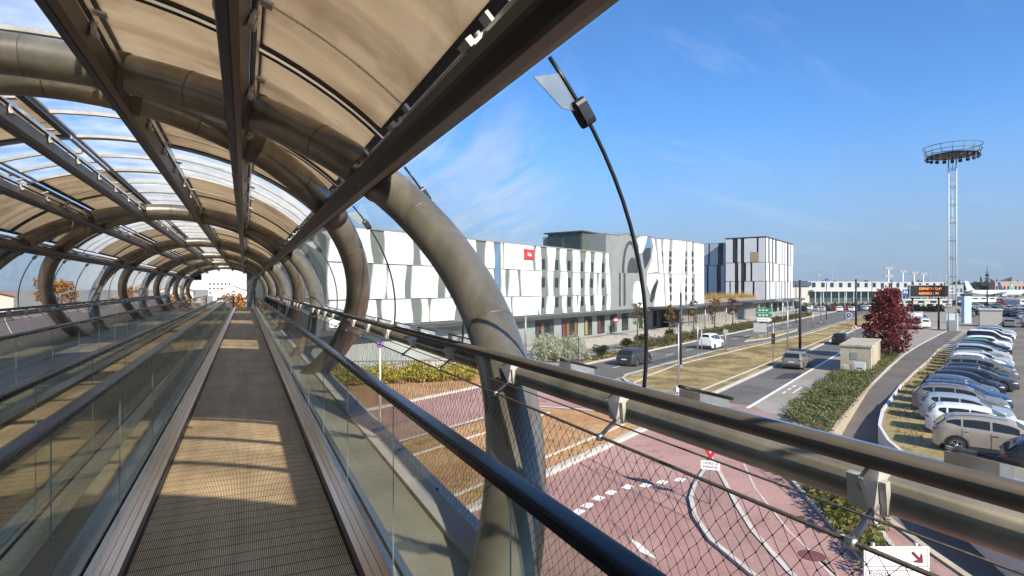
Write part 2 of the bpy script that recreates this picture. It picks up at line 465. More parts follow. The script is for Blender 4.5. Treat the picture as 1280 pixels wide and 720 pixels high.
# deck
DECKM = mat('deck_floor', (.38,.345,.265), .42, 0, var=.2, scale=1.3, dirt=.3, coord='Position', bump=.05, bscale=60)
YEND = 50.5
m = MB(); m.box(-5.22, 1.146, ZA, YEND, FL-.32, FL-.012); m.build('deck_slab', DECKM, bridge, world=True)
m = MB(); m.box(-5.0, 1.146, YEND-1.6, YEND+.01, FL-.011, FL+.004)
m.build('end_landing', mat('landing_grate',(.30,.29,.26),.5,.3), bridge, world=True)
m = MB()
m.prism([(1.149,ZA,FL-.30),(1.149,ZA,FL+.02),(1.30,ZA,FL+.045),(1.30,ZA,FL-.30)], (0, YEND-ZA, 0))
m.build('edge_kerb', LILAC, bridge, world=True)
m = MB(); m.prism([(1.303,ZA,FL-.30),(1.303,ZA,FL-.03),(1.47,ZA,FL-.055),(1.47,ZA,FL-.30)], (0, YEND-ZA, 0))
m.mi = 1
for k in range(40):
    y = -4+k*1.16
    m.box(1.295, 1.31, y, y+.02, FL-.05, FL+.06)
m.build('gutter', [LILAC, BLACKM], bridge, world=True)
# ramp going down beyond the end of the moving walkways
m = MB(); m.prism([(-5.2,YEND+.02,FL-.02),(1.1,YEND+.02,FL-.02),(1.1,72,FL-3.6),(-5.2,72,FL-3.6)], (0,0,-.25))
m.build('exit_ramp', DECKM, bridge, world=True)
# hanging sign at the far mouth
hs = thing('hanging_sign', 'small dark sign hanging from the roof at the far mouth of the tube', 'sign', (-4.3, 66, CAMH+1.1))
MB().box(-.35,.35,-.05,.05,-.3,.25).build('sign_box', BLACKM, hs)
m = MB()
for x in (-.25,.25): m.tube([(x,0,.25),(x,0,.65)], .015, 6)
m.build('hanger', GALV, hs)

# ------------------------------------------------------------------ railings
def railing(side, label):
    rt = thing('railing', label, 'railing', (0,0,FL))
    if side > 0: xr, xp, zr, zp = 1.50, 1.60, CAMH-.445, CAMH-.555
    else: xr, xp, zr, zp = -5.0, -5.12, CAMH-.50, CAMH-.63
    m = MB(); m.tube([(xr,ZA,zr),(xr,30,zr),(xr,YEND,zr)], .032, 16); m.build('handrail', mat('bronze_rail',(.12,.10,.075),.45,.3,var=.15,scale=3), rt, world=True)
    m = MB(); m.tube([(xp,ZA,zp),(xp,30,zp),(xp,YEND,zp)], .060, 20); m.build('lower_pipe', STEEL, rt, world=True)
    m = MB()
    xc = xr-.08*side
    for dz, r in ((-.655-.0, .0065), (-.575, .0035)):
        m.tube([(xc,ZA,CAMH+dz-(0 if side > 0 else .1)),(xc,YEND,CAMH+dz-(0 if side > 0 else .1))], r, 6)
    m.build('steel_cable', mat('wire_rope',(.12,.11,.10),.5,.7,var=.3,scale=60,stretch=(1,1,1)), rt, world=True)
    proto = None
    n = 44
    for k in range(n):
        y = -1.34+1.16*k-.0
        if proto is None:
            m = MB(); s = side; T = .014
            # plate wrapped between handrail and pipe, seen edge-on along the bridge
            pl = [(xr-.005*s, zr-.02), (xr+.03*s, zr-.035), (xp+.02*s, zp+.06), (xp-.06*s, zp-.055), (xp-.10*s, zp-.03), (xr-.045*s, zr-.05)]
            m.prism([(a, -.006, b-FL) for a, b in pl], (0,.012,0))
            m.cbox((xp-.066*s, .03, zp-.0-FL), (.009*s,0,.002), (0,.055,0), (-.004*s,0,.045))
            m.tube([(xp-.06*s,.015,zp+.012-FL),(xp-.086*s,.015,zp+.012-FL)], .011, 8)
            m.tube([(xp-.06*s,.055,zp+.008-FL),(xp-.086*s,.055,zp+.008-FL)], .011, 8)
            proto = m.build('bracket', CAST, rt); proto.location = (0,y,0)
            m = MB(); a = Vector((xp-.075*s, 0, zp-.02-FL)); b = Vector((xc, 0, CAMH-.655-(0 if side > 0 else .1)-FL))
            m.tube([a, b], .0095, 10); m.tube([b+Vector((0,0,.012)), b-Vector((0,0,.016))], .016, 10)
            m.build('strut', GALV, proto)
        else:
            c = copy_tree(proto, rt); c.location = (0,y,0)
    return rt
rail1 = railing(1, 'bronze handrail with thick pipe, cables and rope net on the road side of the footbridge')
rail2 = railing(-1, 'long handrail and pipe in front of the cream panels on the far side')
# rope net under the near railing
NETM = mat('net_cord', (.015,.014,.013), .7, 0, var=.2, scale=30)
m = MB()
ctop, cbot = Vector((1.42, 0, CAMH-.66)), Vector((1.305, 0, FL+.035))
rows = 25; cell = .062
def node(i, r):
    f = r/(rows-1)
    y = -2+i*cell+(cell/2 if r % 2 else 0)
    p = cbot.lerp(ctop, f); sag = .03*sin(PI*f)
    j = .005 if y < 14 else 0
    return Vector((p.x+sag+R.uniform(-j,j), y+R.uniform(-j,j), p.z+R.uniform(-j,j)*.8-.012*sin(PI*f)))
NX = int(30/cell)
nd = [[node(i, r) for i in range(NX)] for r in range(rows)]
def cord(a, b, r):
    d = (b-a).normalized(); x = d.cross(Vector((1,.1,.05))).normalized(); y = d.cross(x)
    vs = []
    for p in (a, b):
        for k in range(3):
            an = 2*PI*k/3; vs.append(p+x*cos(an)*r+y*sin(an)*r)
    m.add(vs, [(0,1,4,3),(1,2,5,4),(2,0,3,5)])
for r in range(rows-1):
    for i in range(NX-1):
        a = nd[r][i]
        if r % 2 == 0: tg_ = [nd[r+1][i]]+([nd[r+1][i-1]] if i else [])
        else: tg_ = [nd[r+1][i], nd[r+1][i+1]]
        for b in tg_: cord(a, b, .00115)
        if a.y < 6 and r:
            q = .0038
            m.add([a+Vector(v)*q for v in ((1,0,0),(0,1,0),(0,0,1),(-1,0,0),(0,-1,0),(0,0,-1))],
                  [(0,1,2),(1,3,2),(3,4,2),(4,0,2),(1,0,5),(3,1,5),(4,3,5),(0,4,5)])
for y0 in range(30, 50, 2):                    # farther off the cords run straight
    for k in range(int(2/cell)):
        y = y0+k*cell-2
        for s in (-.74, .74): cord(Vector((cbot.x, y, cbot.z)), Vector((ctop.x, y+s, ctop.z)), .0013)
m.build('rope_net', NETM, rail1, world=True)
# outside fittings hung along the glass sill
proto = None
for k in range(28):
    y = .95+1.16*k
    if proto is None:
        proto = thing('floodlight', 'first grey wedge floodlight outside the railing, counted from the near end', 'floodlight', (1.93, y, CAMH-.515), 0, 'floodlights along the outside of the railing')
        m = MB(); m.prism([(-.03,-.07,-.07),(.15,-.07,-.085),(.15,-.07,-.015),(-.03,-.07,.03)], (0,.14,0)); m.build('housing', ALU, proto)
        m = MB()
        for (a, b) in (((.16,-.08,-.008),(.16,.08,-.008)),((.16,.08,-.008),(-.02,.08,.038))): m.tube([a, b], .009, 8)
        m.build('rim', BLACKM, proto)
        m = MB(); m.box(-.12,-.03,-.02,.02,-.05,-.02); m.build('mounting_arm', GALV, proto)
    else:
        c = copy_tree(proto); c.location = (1.93, y, CAMH-.515); c['label'] = '%s grey wedge floodlight outside the railing, counted from the near end' % nth(k)

# ------------------------------------------------------------------ moving walkways
def belt_mat(name, dark):
    m, nt, b = nodes(name); L = nt.links.new
    g = N(nt, 'ShaderNodeNewGeometry'); sx = N(nt, 'ShaderNodeSeparateXYZ'); L(g.outputs['Position'], sx.inputs[0])
    def wave(sock, pitch, sharp):
        a = N(nt, 'ShaderNodeMath', operation='MULTIPLY'); a.inputs[1].default_value = 1/pitch; L(sock, a.inputs[0])
        f = N(nt, 'ShaderNodeMath', operation='FRACT'); L(a.outputs[0], f.inputs[0])
        c = N(nt, 'ShaderNodeMath', operation='LESS_THAN'); c.inputs[1].default_value = sharp; L(f.outputs[0], c.inputs[0]); return c.outputs[0]
    gr = wave(sx.outputs[0], .0105, .36)       # grooves along the belt
    pj = wave(sx.outputs[1], .133, .06)        # pallet joints
    nz = N(nt, 'ShaderNodeTexNoise'); nz.inputs['Scale'].default_value = 2.2; nz.inputs['Detail'].default_value = 7; L(g.outputs['Position'], nz.inputs['Vector'])
    cr = N(nt, 'ShaderNodeValToRGB'); e = cr.color_ramp.elements
    e[0].position = .3; e[0].color = (.62*dark,.44*dark,.24*dark,1); e[1].position = .75; e[1].color = (.82*dark,.62*dark,.37*dark,1); L(nz.outputs['Fac'], cr.inputs[0])
    m1 = N(nt, 'ShaderNodeMix', data_type='RGBA'); L(gr, m1.inputs[0])
    mp = N(nt, 'ShaderNodeMapping'); mp.inputs['Scale'].default_value = (5,.35,1); L(g.outputs['Position'], mp.inputs[0])
    n2 = N(nt, 'ShaderNodeTexNoise'); n2.inputs['Scale'].default_value = 1.0; n2.inputs['Detail'].default_value = 8; n2.inputs['Roughness'].default_value = .68; L(mp.outputs[0], n2.inputs['Vector'])
    r2 = N(nt, 'ShaderNodeMapRange'); r2.inputs[1].default_value = .42; r2.inputs[2].default_value = .66; r2.inputs[3].default_value = 1.22; r2.inputs[4].default_value = .82; L(n2.outputs['Fac'], r2.inputs[0])
    ms = N(nt, 'ShaderNodeMix', data_type='RGBA', blend_type='MULTIPLY'); ms.inputs[0].default_value = 1; L(cr.outputs[0], ms.inputs[6]); L(r2.outputs[0], ms.inputs[7])
    L(ms.outputs[2], m1.inputs[6]); m1.inputs[7].default_value = (.045,.04,.034,1)
    m2 = N(nt, 'ShaderNodeMix', data_type='RGBA'); L(pj, m2.inputs[0]); L(m1.outputs[2], m2.inputs[6]); m2.inputs[7].default_value = (.03,.028,.024,1)
    L(m2.outputs[2], b.inputs['Base Color']); b.inputs['Roughness'].default_value = .6; b.inputs['Specular IOR Level'].default_value = .3
    return m
BELT = belt_mat('pallet_belt', 1.0)
GEDGE = mat('glass_edge', (.26,.31,.29), .3, var=.05)
HRB = mat('handrail_rubber', (.010,.012,.016), .26, 0, var=.1, scale=4, spec=.14)
def walkway(cx, hw, label):
    w = thing('moving_walkway', label, 'moving walkway', (cx, 0, FL))
    y0, y1 = -6.0, 48.6
    MB().box(-hw, hw, y0, y1, -.01, .0).build('pallet_belt', BELT, w)
    for s in (-1, 1):
        def X(v): return v*s
        m = MB()
        m.prism([(X(hw+.004),y0,-.01),(X(hw+.004),y0,.045),(X(hw+.018),y0,.05),(X(hw+.018),y0,-.01)], (0,y1-y0,0)); m.build('skirt', BLACKM, w)
        m = MB(); a = hw+.020
        for (u0, u1, z0, z1) in ((0,.035,.055,.062),(.038,.075,.062,.072),(.078,.115,.072,.080),(.118,.150,.075,.077)):
            m.prism([(X(a+u0),y0,-.008),(X(a+u0),y0,z0),(X(a+u1),y0,z1),(X(a+u1),y0,-.008)], (0,y1-y0,0))
        m.build('decking', BRUSHED, w)
        xg = a+.16
        m = MB()
        m.prism([(X(xg+.012),y0,-.008),(X(xg+.012),y0,.075),(X(xg+.055),y0,.068),(X(xg+.075),y0,.03),(X(xg+.10),y0,-.008)], (0,y1-y0,0))
        m.build('outer_decking', BRUSHED, w)
        n = int((y1-y0)/1.5)
        for k in range(n):
            ya = y0+(y1-y0)*k/n; yb = y0+(y1-y0)*(k+1)/n-.008
            m = MB(); m.box(X(xg)-.003, X(xg)+.003, ya, yb, .06, .955); m.m = [0,0,1,0,0,0]
            m.build('glass_panel', [GLASSB, GEDGE], w)
        m = MB()
        prof = []
        for k in range(14):
            an = PI*(k/13); ca, sa = cos(an), sin(an); prof.append((X(xg)+.036*math.copysign(abs(ca)**.45, ca), y0, .962+.020*abs(sa)**.45))
        prof += [(X(xg)-.036,y0,.944),(X(xg)-.022,y0,.936),(X(xg)+.022,y0,.936),(X(xg)+.036,y0,.944)]
        m.smooth = True; m.prism(prof, (0,y1-y0,0))
        tip = [(X(xg), y1+.42*sin(PI*k/12), .54+.42*cos(PI*k/12)) for k in range(13)]
        m.tube(tip, .036, 10)
        h = m.build('handrail', HRB, w, sharp=40)
        m = MB(); m.prism([(X(xg)-.014,y0,.925),(X(xg)+.014,y0,.925),(X(xg)+.014,y0,.936),(X(xg)-.014,y0,.936)], (0,y1-y0,0)); m.build('handrail_track', ALU, w)
        m = MB(); m.prism([(X(xg), y1+.38*sin(PI*k/12), .54+.38*cos(PI*k/12)) for k in range(13)]+[(X(xg),y1,.06)], (X(.01),0,0)); m.build('newel', GALV, w)
    m = MB(); m.mi = 0; m.box(-hw, hw, y1+.002, y1+.5, -.009, .006); m.build('comb_plate', mat('comb_yellow',(.55,.38,.05),.5), w)
    return w
walkway(-.015, .565, 'near moving walkway with ribbed belt running straight ahead between glass balustrades')
walkway(-1.905, .515, 'second moving walkway on the left behind the glass balustrade')
# glass gate posts on the landing
for i, (x, lab) in enumerate(((-.85,'pale square post at the far end of the near walkway, left of its belt'),(.72,'dark square post at the far end of the near walkway, right of its belt'))):
    p = thing('gate_post', lab, 'post', (x, 49.9, FL+.005))
    MB().box(-.06,.06,-.06,.06,0,1.35 if i else .9).build('post', BLACKM if i else PALEW, p)
    MB().box(-.08,.08,-.08,.08,1.351 if i else .901,1.38 if i else .93).build('post_cap', GALV, p)
# ================================================================== GROUND, ROADS
PAVE = two_tone('pale_paving', (.26,.235,.20), (.31,.28,.235), .25, rough=.9, bump=.15, fine=5, fc=.13)
ASPH = two_tone('grey_asphalt', (.12,.112,.10), (.155,.145,.13), .16, rough=.85, bump=.2, bscale=60, fine=9, c3=(.095,.088,.08), fc=.13)
WARM = two_tone('warm_asphalt', (.125,.108,.094), (.155,.135,.118), .2, rough=.88, bump=.2, bscale=60, fine=8, fc=.13)
LOT = two_tone('lot_asphalt', (.155,.135,.115), (.20,.175,.15), .12, rough=.88, bump=.2, bscale=50, fine=6, fc=.13)
REDA = two_tone('red_asphalt', (.31,.18,.152), (.37,.228,.195), .22, rough=.85, bump=.2, bscale=60, fine=7, c3=(.255,.148,.125), fc=.13)
REDD = two_tone('dark_red_asphalt', (.27,.165,.14), (.32,.20,.17), .3, rough=.88, bump=.2, bscale=60, fine=7, fc=.13)
BIKE = two_tone('light_concrete', (.27,.24,.20), (.33,.295,.25), .2, rough=.88, bump=.15, fine=5, fc=.13)
DRYG = two_tone('dry_grass', (.19,.135,.06), (.38,.285,.13), .3, rough=.95, bump=.8, bscale=12, c3=(.13,.13,.045), fine=7)
ORNG = two_tone('orange_soil', (.35,.19,.09), (.43,.26,.13), .4, rough=.95, bump=.8, bscale=9, c3=(.17,.15,.05), fine=6)
VERGE = two_tone('straw_verge', (.36,.27,.13), (.27,.22,.09), .5, rough=.95, bump=.9, bscale=12, c3=(.16,.10,.05), fine=7)
SOIL = two_tone('hedge_soil', (.10,.08,.05), (.15,.11,.07), .5, rough=.95, bump=.8, bscale=14)

Ledge = [(51,4.4),(42,4.5),(36,4.55),(31.7,4.5),(29,4.1),(27,3.4),(24.6,2.8),(22.7,2.0),(20.4,.9),(18.4,-.4),(14,-3.6)]
Redge = [(51,2.8),(45,2.95),(39.8,3.1),(35.3,2.9),(31.7,2.2),(28.2,.9),(25.8,-.1),(23.7,-.95),(20.5,-2.4),(16.5,-5.4)]
hole = [RT(*p) for p in Ledge]+[RT(*p) for p in reversed(Redge)]
BIG = 2500
outer = [Vector((-BIG,-BIG,0)),Vector((BIG,-BIG,0)),Vector((BIG,BIG,0)),Vector((-BIG,BIG,0))]
tri = geometry.tessellate_polygon([outer, hole])
m = MB(); allp = outer+hole
fs = []
for t in tri:
    a, b, c = (allp[i] for i in t)
    fs.append(tuple(t) if (b-a).cross(c-a).z > 0 else tuple(reversed(t)))
m.add(allp, fs); struct('ground', m, PAVE)
# sunken path: sloping floor and retaining walls
def dep(s): return -.058*max(0, 47.5-s)
def resample(pl, n):
    P = [Vector((a,b)) for a,b in pl]; d = [0]
    for i in range(1,len(P)): d.append(d[-1]+(P[i]-P[i-1]).length)
    out = []
    for k in range(n):
        q = d[-1]*k/(n-1); i = max(j for j in range(len(d)) if d[j] <= q+1e-9); i = min(i, len(P)-2)
        out.append(P[i].lerp(P[i+1], (q-d[i])/(d[i+1]-d[i])))
    return out
LL, RR = resample(Ledge, 24), resample(Redge, 24)
m = MB(); m.grid([[RT(a.x,a.y,dep(a.x)-.004) for a in LL],[RT(a.x,a.y,dep(a.x)-.004) for a in RR]], flip=True); struct('sunken_path', m, WARM)
WALLM = mat('retaining_wall_render', (.64,.59,.58), .75, var=.07, scale=1.2, dirt=.15, coord='Position')
def offs(pl, d):
    o = []
    for i in range(len(pl)):
        a = pl[max(0,i-1)]; b = pl[min(len(pl)-1,i+1)]; t = (b-a).normalized(); o.append(pl[i]+Vector((-t.y,t.x))*d)
    return o
for nm, pl, d, up, lab in (('retaining_wall', RR, .13, .12, 'pale lilac retaining wall beside the sunken path by the parked cars'), ('retaining_wall', LL, -.2, .06, 'low wall on the left edge of the sunken path')):
    q = offs(pl, d); m = MB()
    for i in range(23):
        a, b, c, e = pl[i], pl[i+1], q[i+1], q[i]
        z0a, z0b = dep(a.x)-.1, dep(b.x)-.1
        A0,B0,A1,B1 = RT(a.x,a.y,z0a), RT(b.x,b.y,z0b), RT(a.x,a.y,up), RT(b.x,b.y,up)
        C1,E1 = RT(c.x,c.y,up), RT(e.x,e.y,up); C0,E0 = RT(c.x,c.y,-.1), RT(e.x,e.y,-.1)
        for f in ((A0,B0,B1,A1),(A1,B1,C1,E1),(E1,C1,C0,E0)): m.quad(*f)
    tag(m.build(nm, WALLM if d > 0 else mat('beige_bank',(.40,.33,.23),.9,var=.2,scale=2,coord='Position')), lab, 'wall')

def sheet(name, pts, z, mt, st=True):
    P = [RT(p[0],p[1],z) if st else Vector((p[0],p[1],z)) for p in pts]
    tr = geometry.tessellate_polygon([P]); m = MB(); fs = []
    for t in tr:
        a,b,c = (P[i] for i in t); fs.append(tuple(t) if (b-a).cross(c-a).z > 0 else tuple(reversed(t)))
    m.add(P, fs); return struct(name, m, mt)
def pxs(*pts): return [toRT(G(*p)) for p in pts]
Z1, Z2, Z3 = .004, .008, .012
sheet('far_road', [(40.72,21.1),(43.26,26.98),(420,26.98),(420,18.2),(95,18.3),(66,21.1)], Z1, ASPH)
sheet('near_road', [(37,9.5),(36.9,12.45),(420,12.45),(420,9.5)], Z1, ASPH)
sheet('cycle_path', [(34.45,7.62),(36.98,9.496),(90,9.496),(90,7.62)], Z1, BIKE)
sheet('footpath', [(51,2.85),(51,4.38),(75,3.65),(88,2.8),(124,-.2),(122,-2),(84,.95),(68,1.8)], Z1, WARM)
sheet('pale_forecourt', [(78,4.9),(90,4.95),(128,5.2),(170,5.2),(170,1),(126,-.1),(88,2.9),(76,3.7)], Z1, BIKE)
sheet('parking_lot', [(17,-5.8),(28,-.2),(30.5,-.1),(40,1.0),(47,1.5),(58,.3),(75,-.5),(84,-1.2),(122,-4),(300,-4),(300,-70),(0,-70)], Z1, LOT)
sheet('red_roadway', [(43.2,27.0),(36.9,12.45),(36.9,9.5),(34.3,7.6),(31.2,4.75),(28.8,4.3),(26.8,3.6),(24.4,2.98),(22.5,2.2),(20.2,1.1),(18.2,-.2),(13.8,-3.4),(2,-14),(-60,-14),(-60,27.0)], Z1, REDA)
# medians with kerbs
def slab_island(name, pts, h, mt, kerbw=.22, st=True):
    P = [Vector((p[0],p[1])) for p in pts]
    ar = sum(P[i].x*P[(i+1)%len(P)].y-P[(i+1)%len(P)].x*P[i].y for i in range(len(P)))
    if ar < 0: P.reverse()
    n = len(P); ins = []
    for i in range(n):
        a, b, c = P[i-1], P[i], P[(i+1)%n]
        t1, t2 = (b-a).normalized(), (c-b).normalized()
        nn = (Vector((-t1.y,t1.x))+Vector((-t2.y,t2.x)))
        if nn.length < .2: nn = Vector((-t1.y,t1.x))
        nn.normalize(); k = max(.5, nn.dot(Vector((-t1.y,t1.x))))
        ins.append(b+nn*kerbw/k)
    f = (lambda q,z: RT(q.x,q.y,z)) if st else (lambda q,z: Vector((q.x,q.y,z)))
    m = MB()
    for i in range(n):
        j = (i+1)%n
        m.quad(f(P[i],0),f(P[j],0),f(P[j],h),f(P[i],h)); m.quad(f(P[i],h),f(P[j],h),f(ins[j],h),f(ins[i],h))
    struct('kerb', m, KERB)
    if mt: sheet(name, [tuple(p) for p in ins], h-.03, mt, st)
    return ins
def kerbline(pts, w=.2, h=.12, mt=None, z=0, name='kerb'):
    P = [Vector((p[0],p[1])) for p in pts]; q = offs(P, w); m = MB()
    f = lambda q,z: RT(q.x,q.y,z)
    for i in range(len(P)-1):
        a,b,c,e = P[i],P[i+1],q[i+1],q[i]
        m.quad(f(a,z),f(b,z),f(b,h),f(a,h)); m.quad(f(a,h),f(b,h),f(c,h),f(e,h)); m.quad(f(e,h),f(c,h),f(c,z),f(e,z))
    m.quad(f(P[0],z),f(P[0],h),f(q[0],h),f(q[0],z)); m.quad(f(P[-1],z),f(q[-1],z),f(q[-1],h),f(P[-1],h))
    return struct(name, m, mt or KERB)
slab_island('median_grass', [(38.2,12.6),(36.9,13.6),(37.5,16),(40.0,19.4),(41.6,20.6),(43.2,21.0),(66,21.0),(80,19.4),(95,18.1),(420,18.1),(420,12.55)], .12, DRYG)
slab_island('dry_median', [(-40,12.2),(27.6,12.15),(29.0,12.6),(29.6,14),(29.4,17),(28.6,19.4),(27.4,20.3),(-40,20.4)], .14, ORNG, .3)
for t in (13.35, 18.0): kerbline([(-30,t),(27.4,t)], .12, .16)
kerbline([(38.6,13.6),(52,13.5),(110,13.6)], .12, .15)
kerbline([(39.6,18.6),(44,19.3),(52,19.9),(75,18.7),(95,17.3),(140,17.0)], .12, .15)
# traffic island in the slip road between the boulevard branches
slab_island('island_grass', [(80,21.6),(88,20.2),(106,20.2),(112,21.2),(104,22.4),(88,22.6)], .12, DRYG)
# far verge of the boulevard, with kerb
kerbline([(-40,27.0),(43.2,27.0),(330,27.05)], .25, .13)
sheet('verge', [(40.4,27.3),(41,27.3),(56,30.2),(170,30.2),(170,27.3)], Z2, DRYG)
sheet('front_path', [(-20,34.2),(-20,41),(172,41),(172,34.2)], Z1, two_tone('beige_paving',(.42,.37,.31),(.48,.43,.36),.2,fine=4,bump=.1))
sheet('side_lane', [(48,31.2),(48,33.7),(172,33.7),(172,31.2)], Z1, ASPH)
# hedge bed and kerbs by the footpath
sheet('hedge_bed', [(31.5,4.66),(35.0,7.4),(70,7.4),(86,5.2),(76,4.1),(51,4.56),(42,4.7)], Z2, SOIL)
kerbline([(50,4.44),(63,4.15),(75,3.68),(88,2.82),(124,-.2)], .14, .08)
kerbline([(51,2.8),(60,2.3),(70,1.6),(84,.9)], -.16, .1)
sheet('straw_verge', [(84,.85),(70,1.5),(51,2.62),(45,2.72),(39.8,2.86),(35.3,2.66),(31.9,1.98),(28.6,.75),(30.5,-.02),(40,1.05),(47,1.55),(58,.35),(75,-.45),(84,-1.1)], Z2, VERGE)
kerbline([(28.3,.3),(30.5,-.1),(33,.15),(40,1.0),(47,1.5),(58,.3),(75,-.5),(84,-1.2)], -.12, .09)
# markings -----------------------------------------------------------------
def strip(name, pts, w, mt=PAINTL, z=Z3):
    P = [Vector((p[0],p[1])) for p in pts]; q = offs(P, w); m = MB()
    for i in range(len(P)-1): m.quad(RT(P[i].x,P[i].y,z),RT(P[i+1].x,P[i+1].y,z),RT(q[i+1].x,q[i+1].y,z),RT(q[i].x,q[i].y,z))
    return struct(name, m, mt)
strip('edge_line', [(36,9.45),(95,9.45)], .22)
strip('edge_line', [(43.6,21.35),(66,21.35)], .12)
m = MB()
for k in range(20):
    s = 47+k*6; m.poly([RT(s,24.0),RT(s+2.4,24.0),RT(s+2.4,24.12),RT(s,24.12)], Z3)
struct('lane_dashes', m, PAINTL)
m = MB()
for (px, py) in ((711,648),(723,640),(735,632),(748,623),(764,616),(785,609),(807,607),(828,603),(850,600)):
    s, t = toRT(G(px,py)); m.poly([RT(s-.22,t-.16),RT(s+.22,t-.16),RT(s+.22,t+.16),RT(s-.22,t+.16)], Z3)
for k in range(3):
    s = 42.5+k*1.6
    m.poly([RT(s,8.9),RT(s+.9,8.9),RT(s+.9,9.05),RT(s,9.05)], Z3)
m.poly([RT(43,8.4),RT(46,8.4),RT(46,8.5),RT(43,8.5)], Z3)
struct('marking_squares', m, PAINTL)
sheet('marking_triangle', pxs((787,673),(800,680),(822,700),(800,690)), Z3, PAINTL)
sheet('manhole_patch', pxs((980,467),(1003,466),(995,473),(966,474)), Z2, mat('iron_cover',(.06,.05,.05),.6,.3))
# parking bay lines
m = MB()
for k in range(26):
    s = 34+2.75*k; t = -4.4-.035*(s-34)
    m.poly([RT(s,t-1.2),RT(s+.1,t-1.2),RT(s+.1,t-5.2),RT(s,t-5.2)], Z3)
struct('bay_lines', m, PAINTL)
TYR = mat('tyre_mark', (.20,.125,.11), .85, var=.25, scale=3, coord='Position')
for pl, w in ((((690,560),(742,590),(800,620),(860,650)),.14),(((700,556),(756,585),(816,612),(874,640)),.14),(((760,650),(800,690),(830,730)),.12),(((905,560),(950,590),(1010,640)),.10),(((742,585),(790,600),(850,612)),.10)): strip('tyre_mark', pxs(*pl), w, TYR, .0065)
sheet('road_repair', pxs((640,600),(668,590),(700,612),(672,626)), .0065, mat('road_patch', (.25,.15,.13), .9, var=.15, scale=2, coord='Position'))
sheet('road_repair', pxs((905,545),(921,552),(934,572),(916,566)), .0065, mat('road_patch', (.25,.15,.13), .9))
sheet('road_repair', [(58,9.9),(63,9.9),(63,11),(58,11)], .0065, mat('dark_patch', (.06,.058,.056), .9, var=.2, scale=1, coord='Position'))
sheet('road_repair', [(52,22),(60,22),(60,23.2),(52,23.2)], .0065, mat('dark_patch', (.06,.058,.056), .9))
# foreground splitter island with its white kerb
isl = pxs((889,571),(883,583),(867,606),(861,625),(866,648),(886,678),(936,720),(985,760),(1040,760),(991,720),(945,668),(926,638),(909,606),(896,583))
slab_island('splitter_island', isl, .1, REDD, .14)
pth = pxs((1000,600),(1003,612),(1010,640),(1040,690),(1070,720))
for pl, w in ((pxs((926,574),(942,610),(985,665),(1046,722)), .08), (pxs((1010,690),(1040,722)), .16)): strip('faint_line', pl, w, mat('worn_paint',(.5,.40,.37),.8,coord='Position'))
bed = pxs((962,584),(990,604),(1018,636),(1050,672),(1085,712),(1100,735),(1140,735),(1128,700),(1101,662),(1092,645),(1050,612),(1010,584),(985,570))
slab_island('shrub_bed', bed, .1, SOIL, .12)
m = MB(); m.lathe([(0,0),(.34,0)], 20, tuple(G(1015,695)+Vector((0,0,.016)))); struct('manhole_cover', m, mat('iron_cover_red',(.16,.06,.05),.7,.2))

def W0(px, zc):
    d = ray(px, 360)*zc
    return (d.x, d.y)
# ================================================================== FOLIAGE
def leaves(m, c, rx, ry, rz, n, size, rnd, shell=.45, flat=.0):
    for _ in range(n):
        while True:
            x, y, z = rnd.uniform(-1,1), rnd.uniform(-1,1), rnd.uniform(-1,1); d = x*x+y*y+z*z
            if d <= 1 and (d > shell*shell or rnd.random() < .25): break
        p = Vector((c[0]+x*rx, c[1]+y*ry, c[2]+z*rz))
        a = Vector((rnd.gauss(0,1), rnd.gauss(0,1), rnd.gauss(0,1))).normalized()
        b = a.cross(Vector((rnd.gauss(0,1), rnd.gauss(0,1), rnd.gauss(0,1)))).normalized()
        s = size*rnd.uniform(.6,1.35)
        m.add([p-a*s*.5, p+b*s*.32, p+a*s*.6, p-b*s*.32], [(0,1,2,3)])
def crown_mesh(m, rnd, h0, h1, r, nclump, per, size, taper=.5):
    for k in range(nclump):
        f = rnd.random()**.8
        z = h0+(h1-h0)*f
        rr = r*(1-taper*abs(f-.38)*1.5)*rnd.uniform(.35,1.0)
        a = rnd.uniform(0,2*PI)
        q = r*rnd.uniform(.13,.3)
        leaves(m, (rr*.85*cos(a), rr*.85*sin(a), z), q, q, q*.8, per, size, rnd)
def tree(name, label, loc, h, r, h0, lm, rnd, nclump=60, per=60, size=.16, cat='tree', group=None, limbs=7, bark=None, taper=.5):
    t = thing(name, label, cat, loc, rnd.uniform(0,6), group)
    m = MB(); tr = .035*h*.45+.03
    m.tube([(0,0,0),(.03*h*.2,.0,h*.25),(-.02,.03,h*.55),(0,0,h*.88)], [tr,tr*.75,tr*.5,tr*.12], 8)
    for k in range(limbs):
        a = 2*PI*k/limbs+rnd.uniform(-.3,.3); z = h0+(h-h0)*rnd.uniform(-.05,.5)
        e = r*rnd.uniform(.55,.9)
        m.tube([(0,0,z*.9),(e*.45*cos(a),e*.45*sin(a),z+e*.25),(e*cos(a),e*sin(a),z+e*.55)], [tr*.42,tr*.25,tr*.06], 5)
    m.build('trunk', bark or BARK, t)
    m = MB(); crown_mesh(m, rnd, h0, h, r, nclump, per, size, taper); m.build('crown', lm, t)
    return t
BARK = mat('bark', (.10,.075,.055), .9, var=.3, scale=6, bump=.5, bscale=30)
L_RED = leafmat('red_leaves', [(.07,.012,.014),(.20,.03,.034),(.34,.085,.07),(.13,.018,.022)])
L_GRN = leafmat('green_leaves', [(.03,.05,.012),(.07,.10,.025),(.12,.15,.05),(.05,.07,.02)])
L_YEL = leafmat('yellow_green_leaves', [(.15,.15,.025),(.36,.33,.05),(.52,.42,.07),(.22,.21,.04)])
L_OLV = leafmat('olive_leaves', [(.05,.06,.02),(.13,.13,.05),(.20,.18,.08),(.09,.09,.03)])
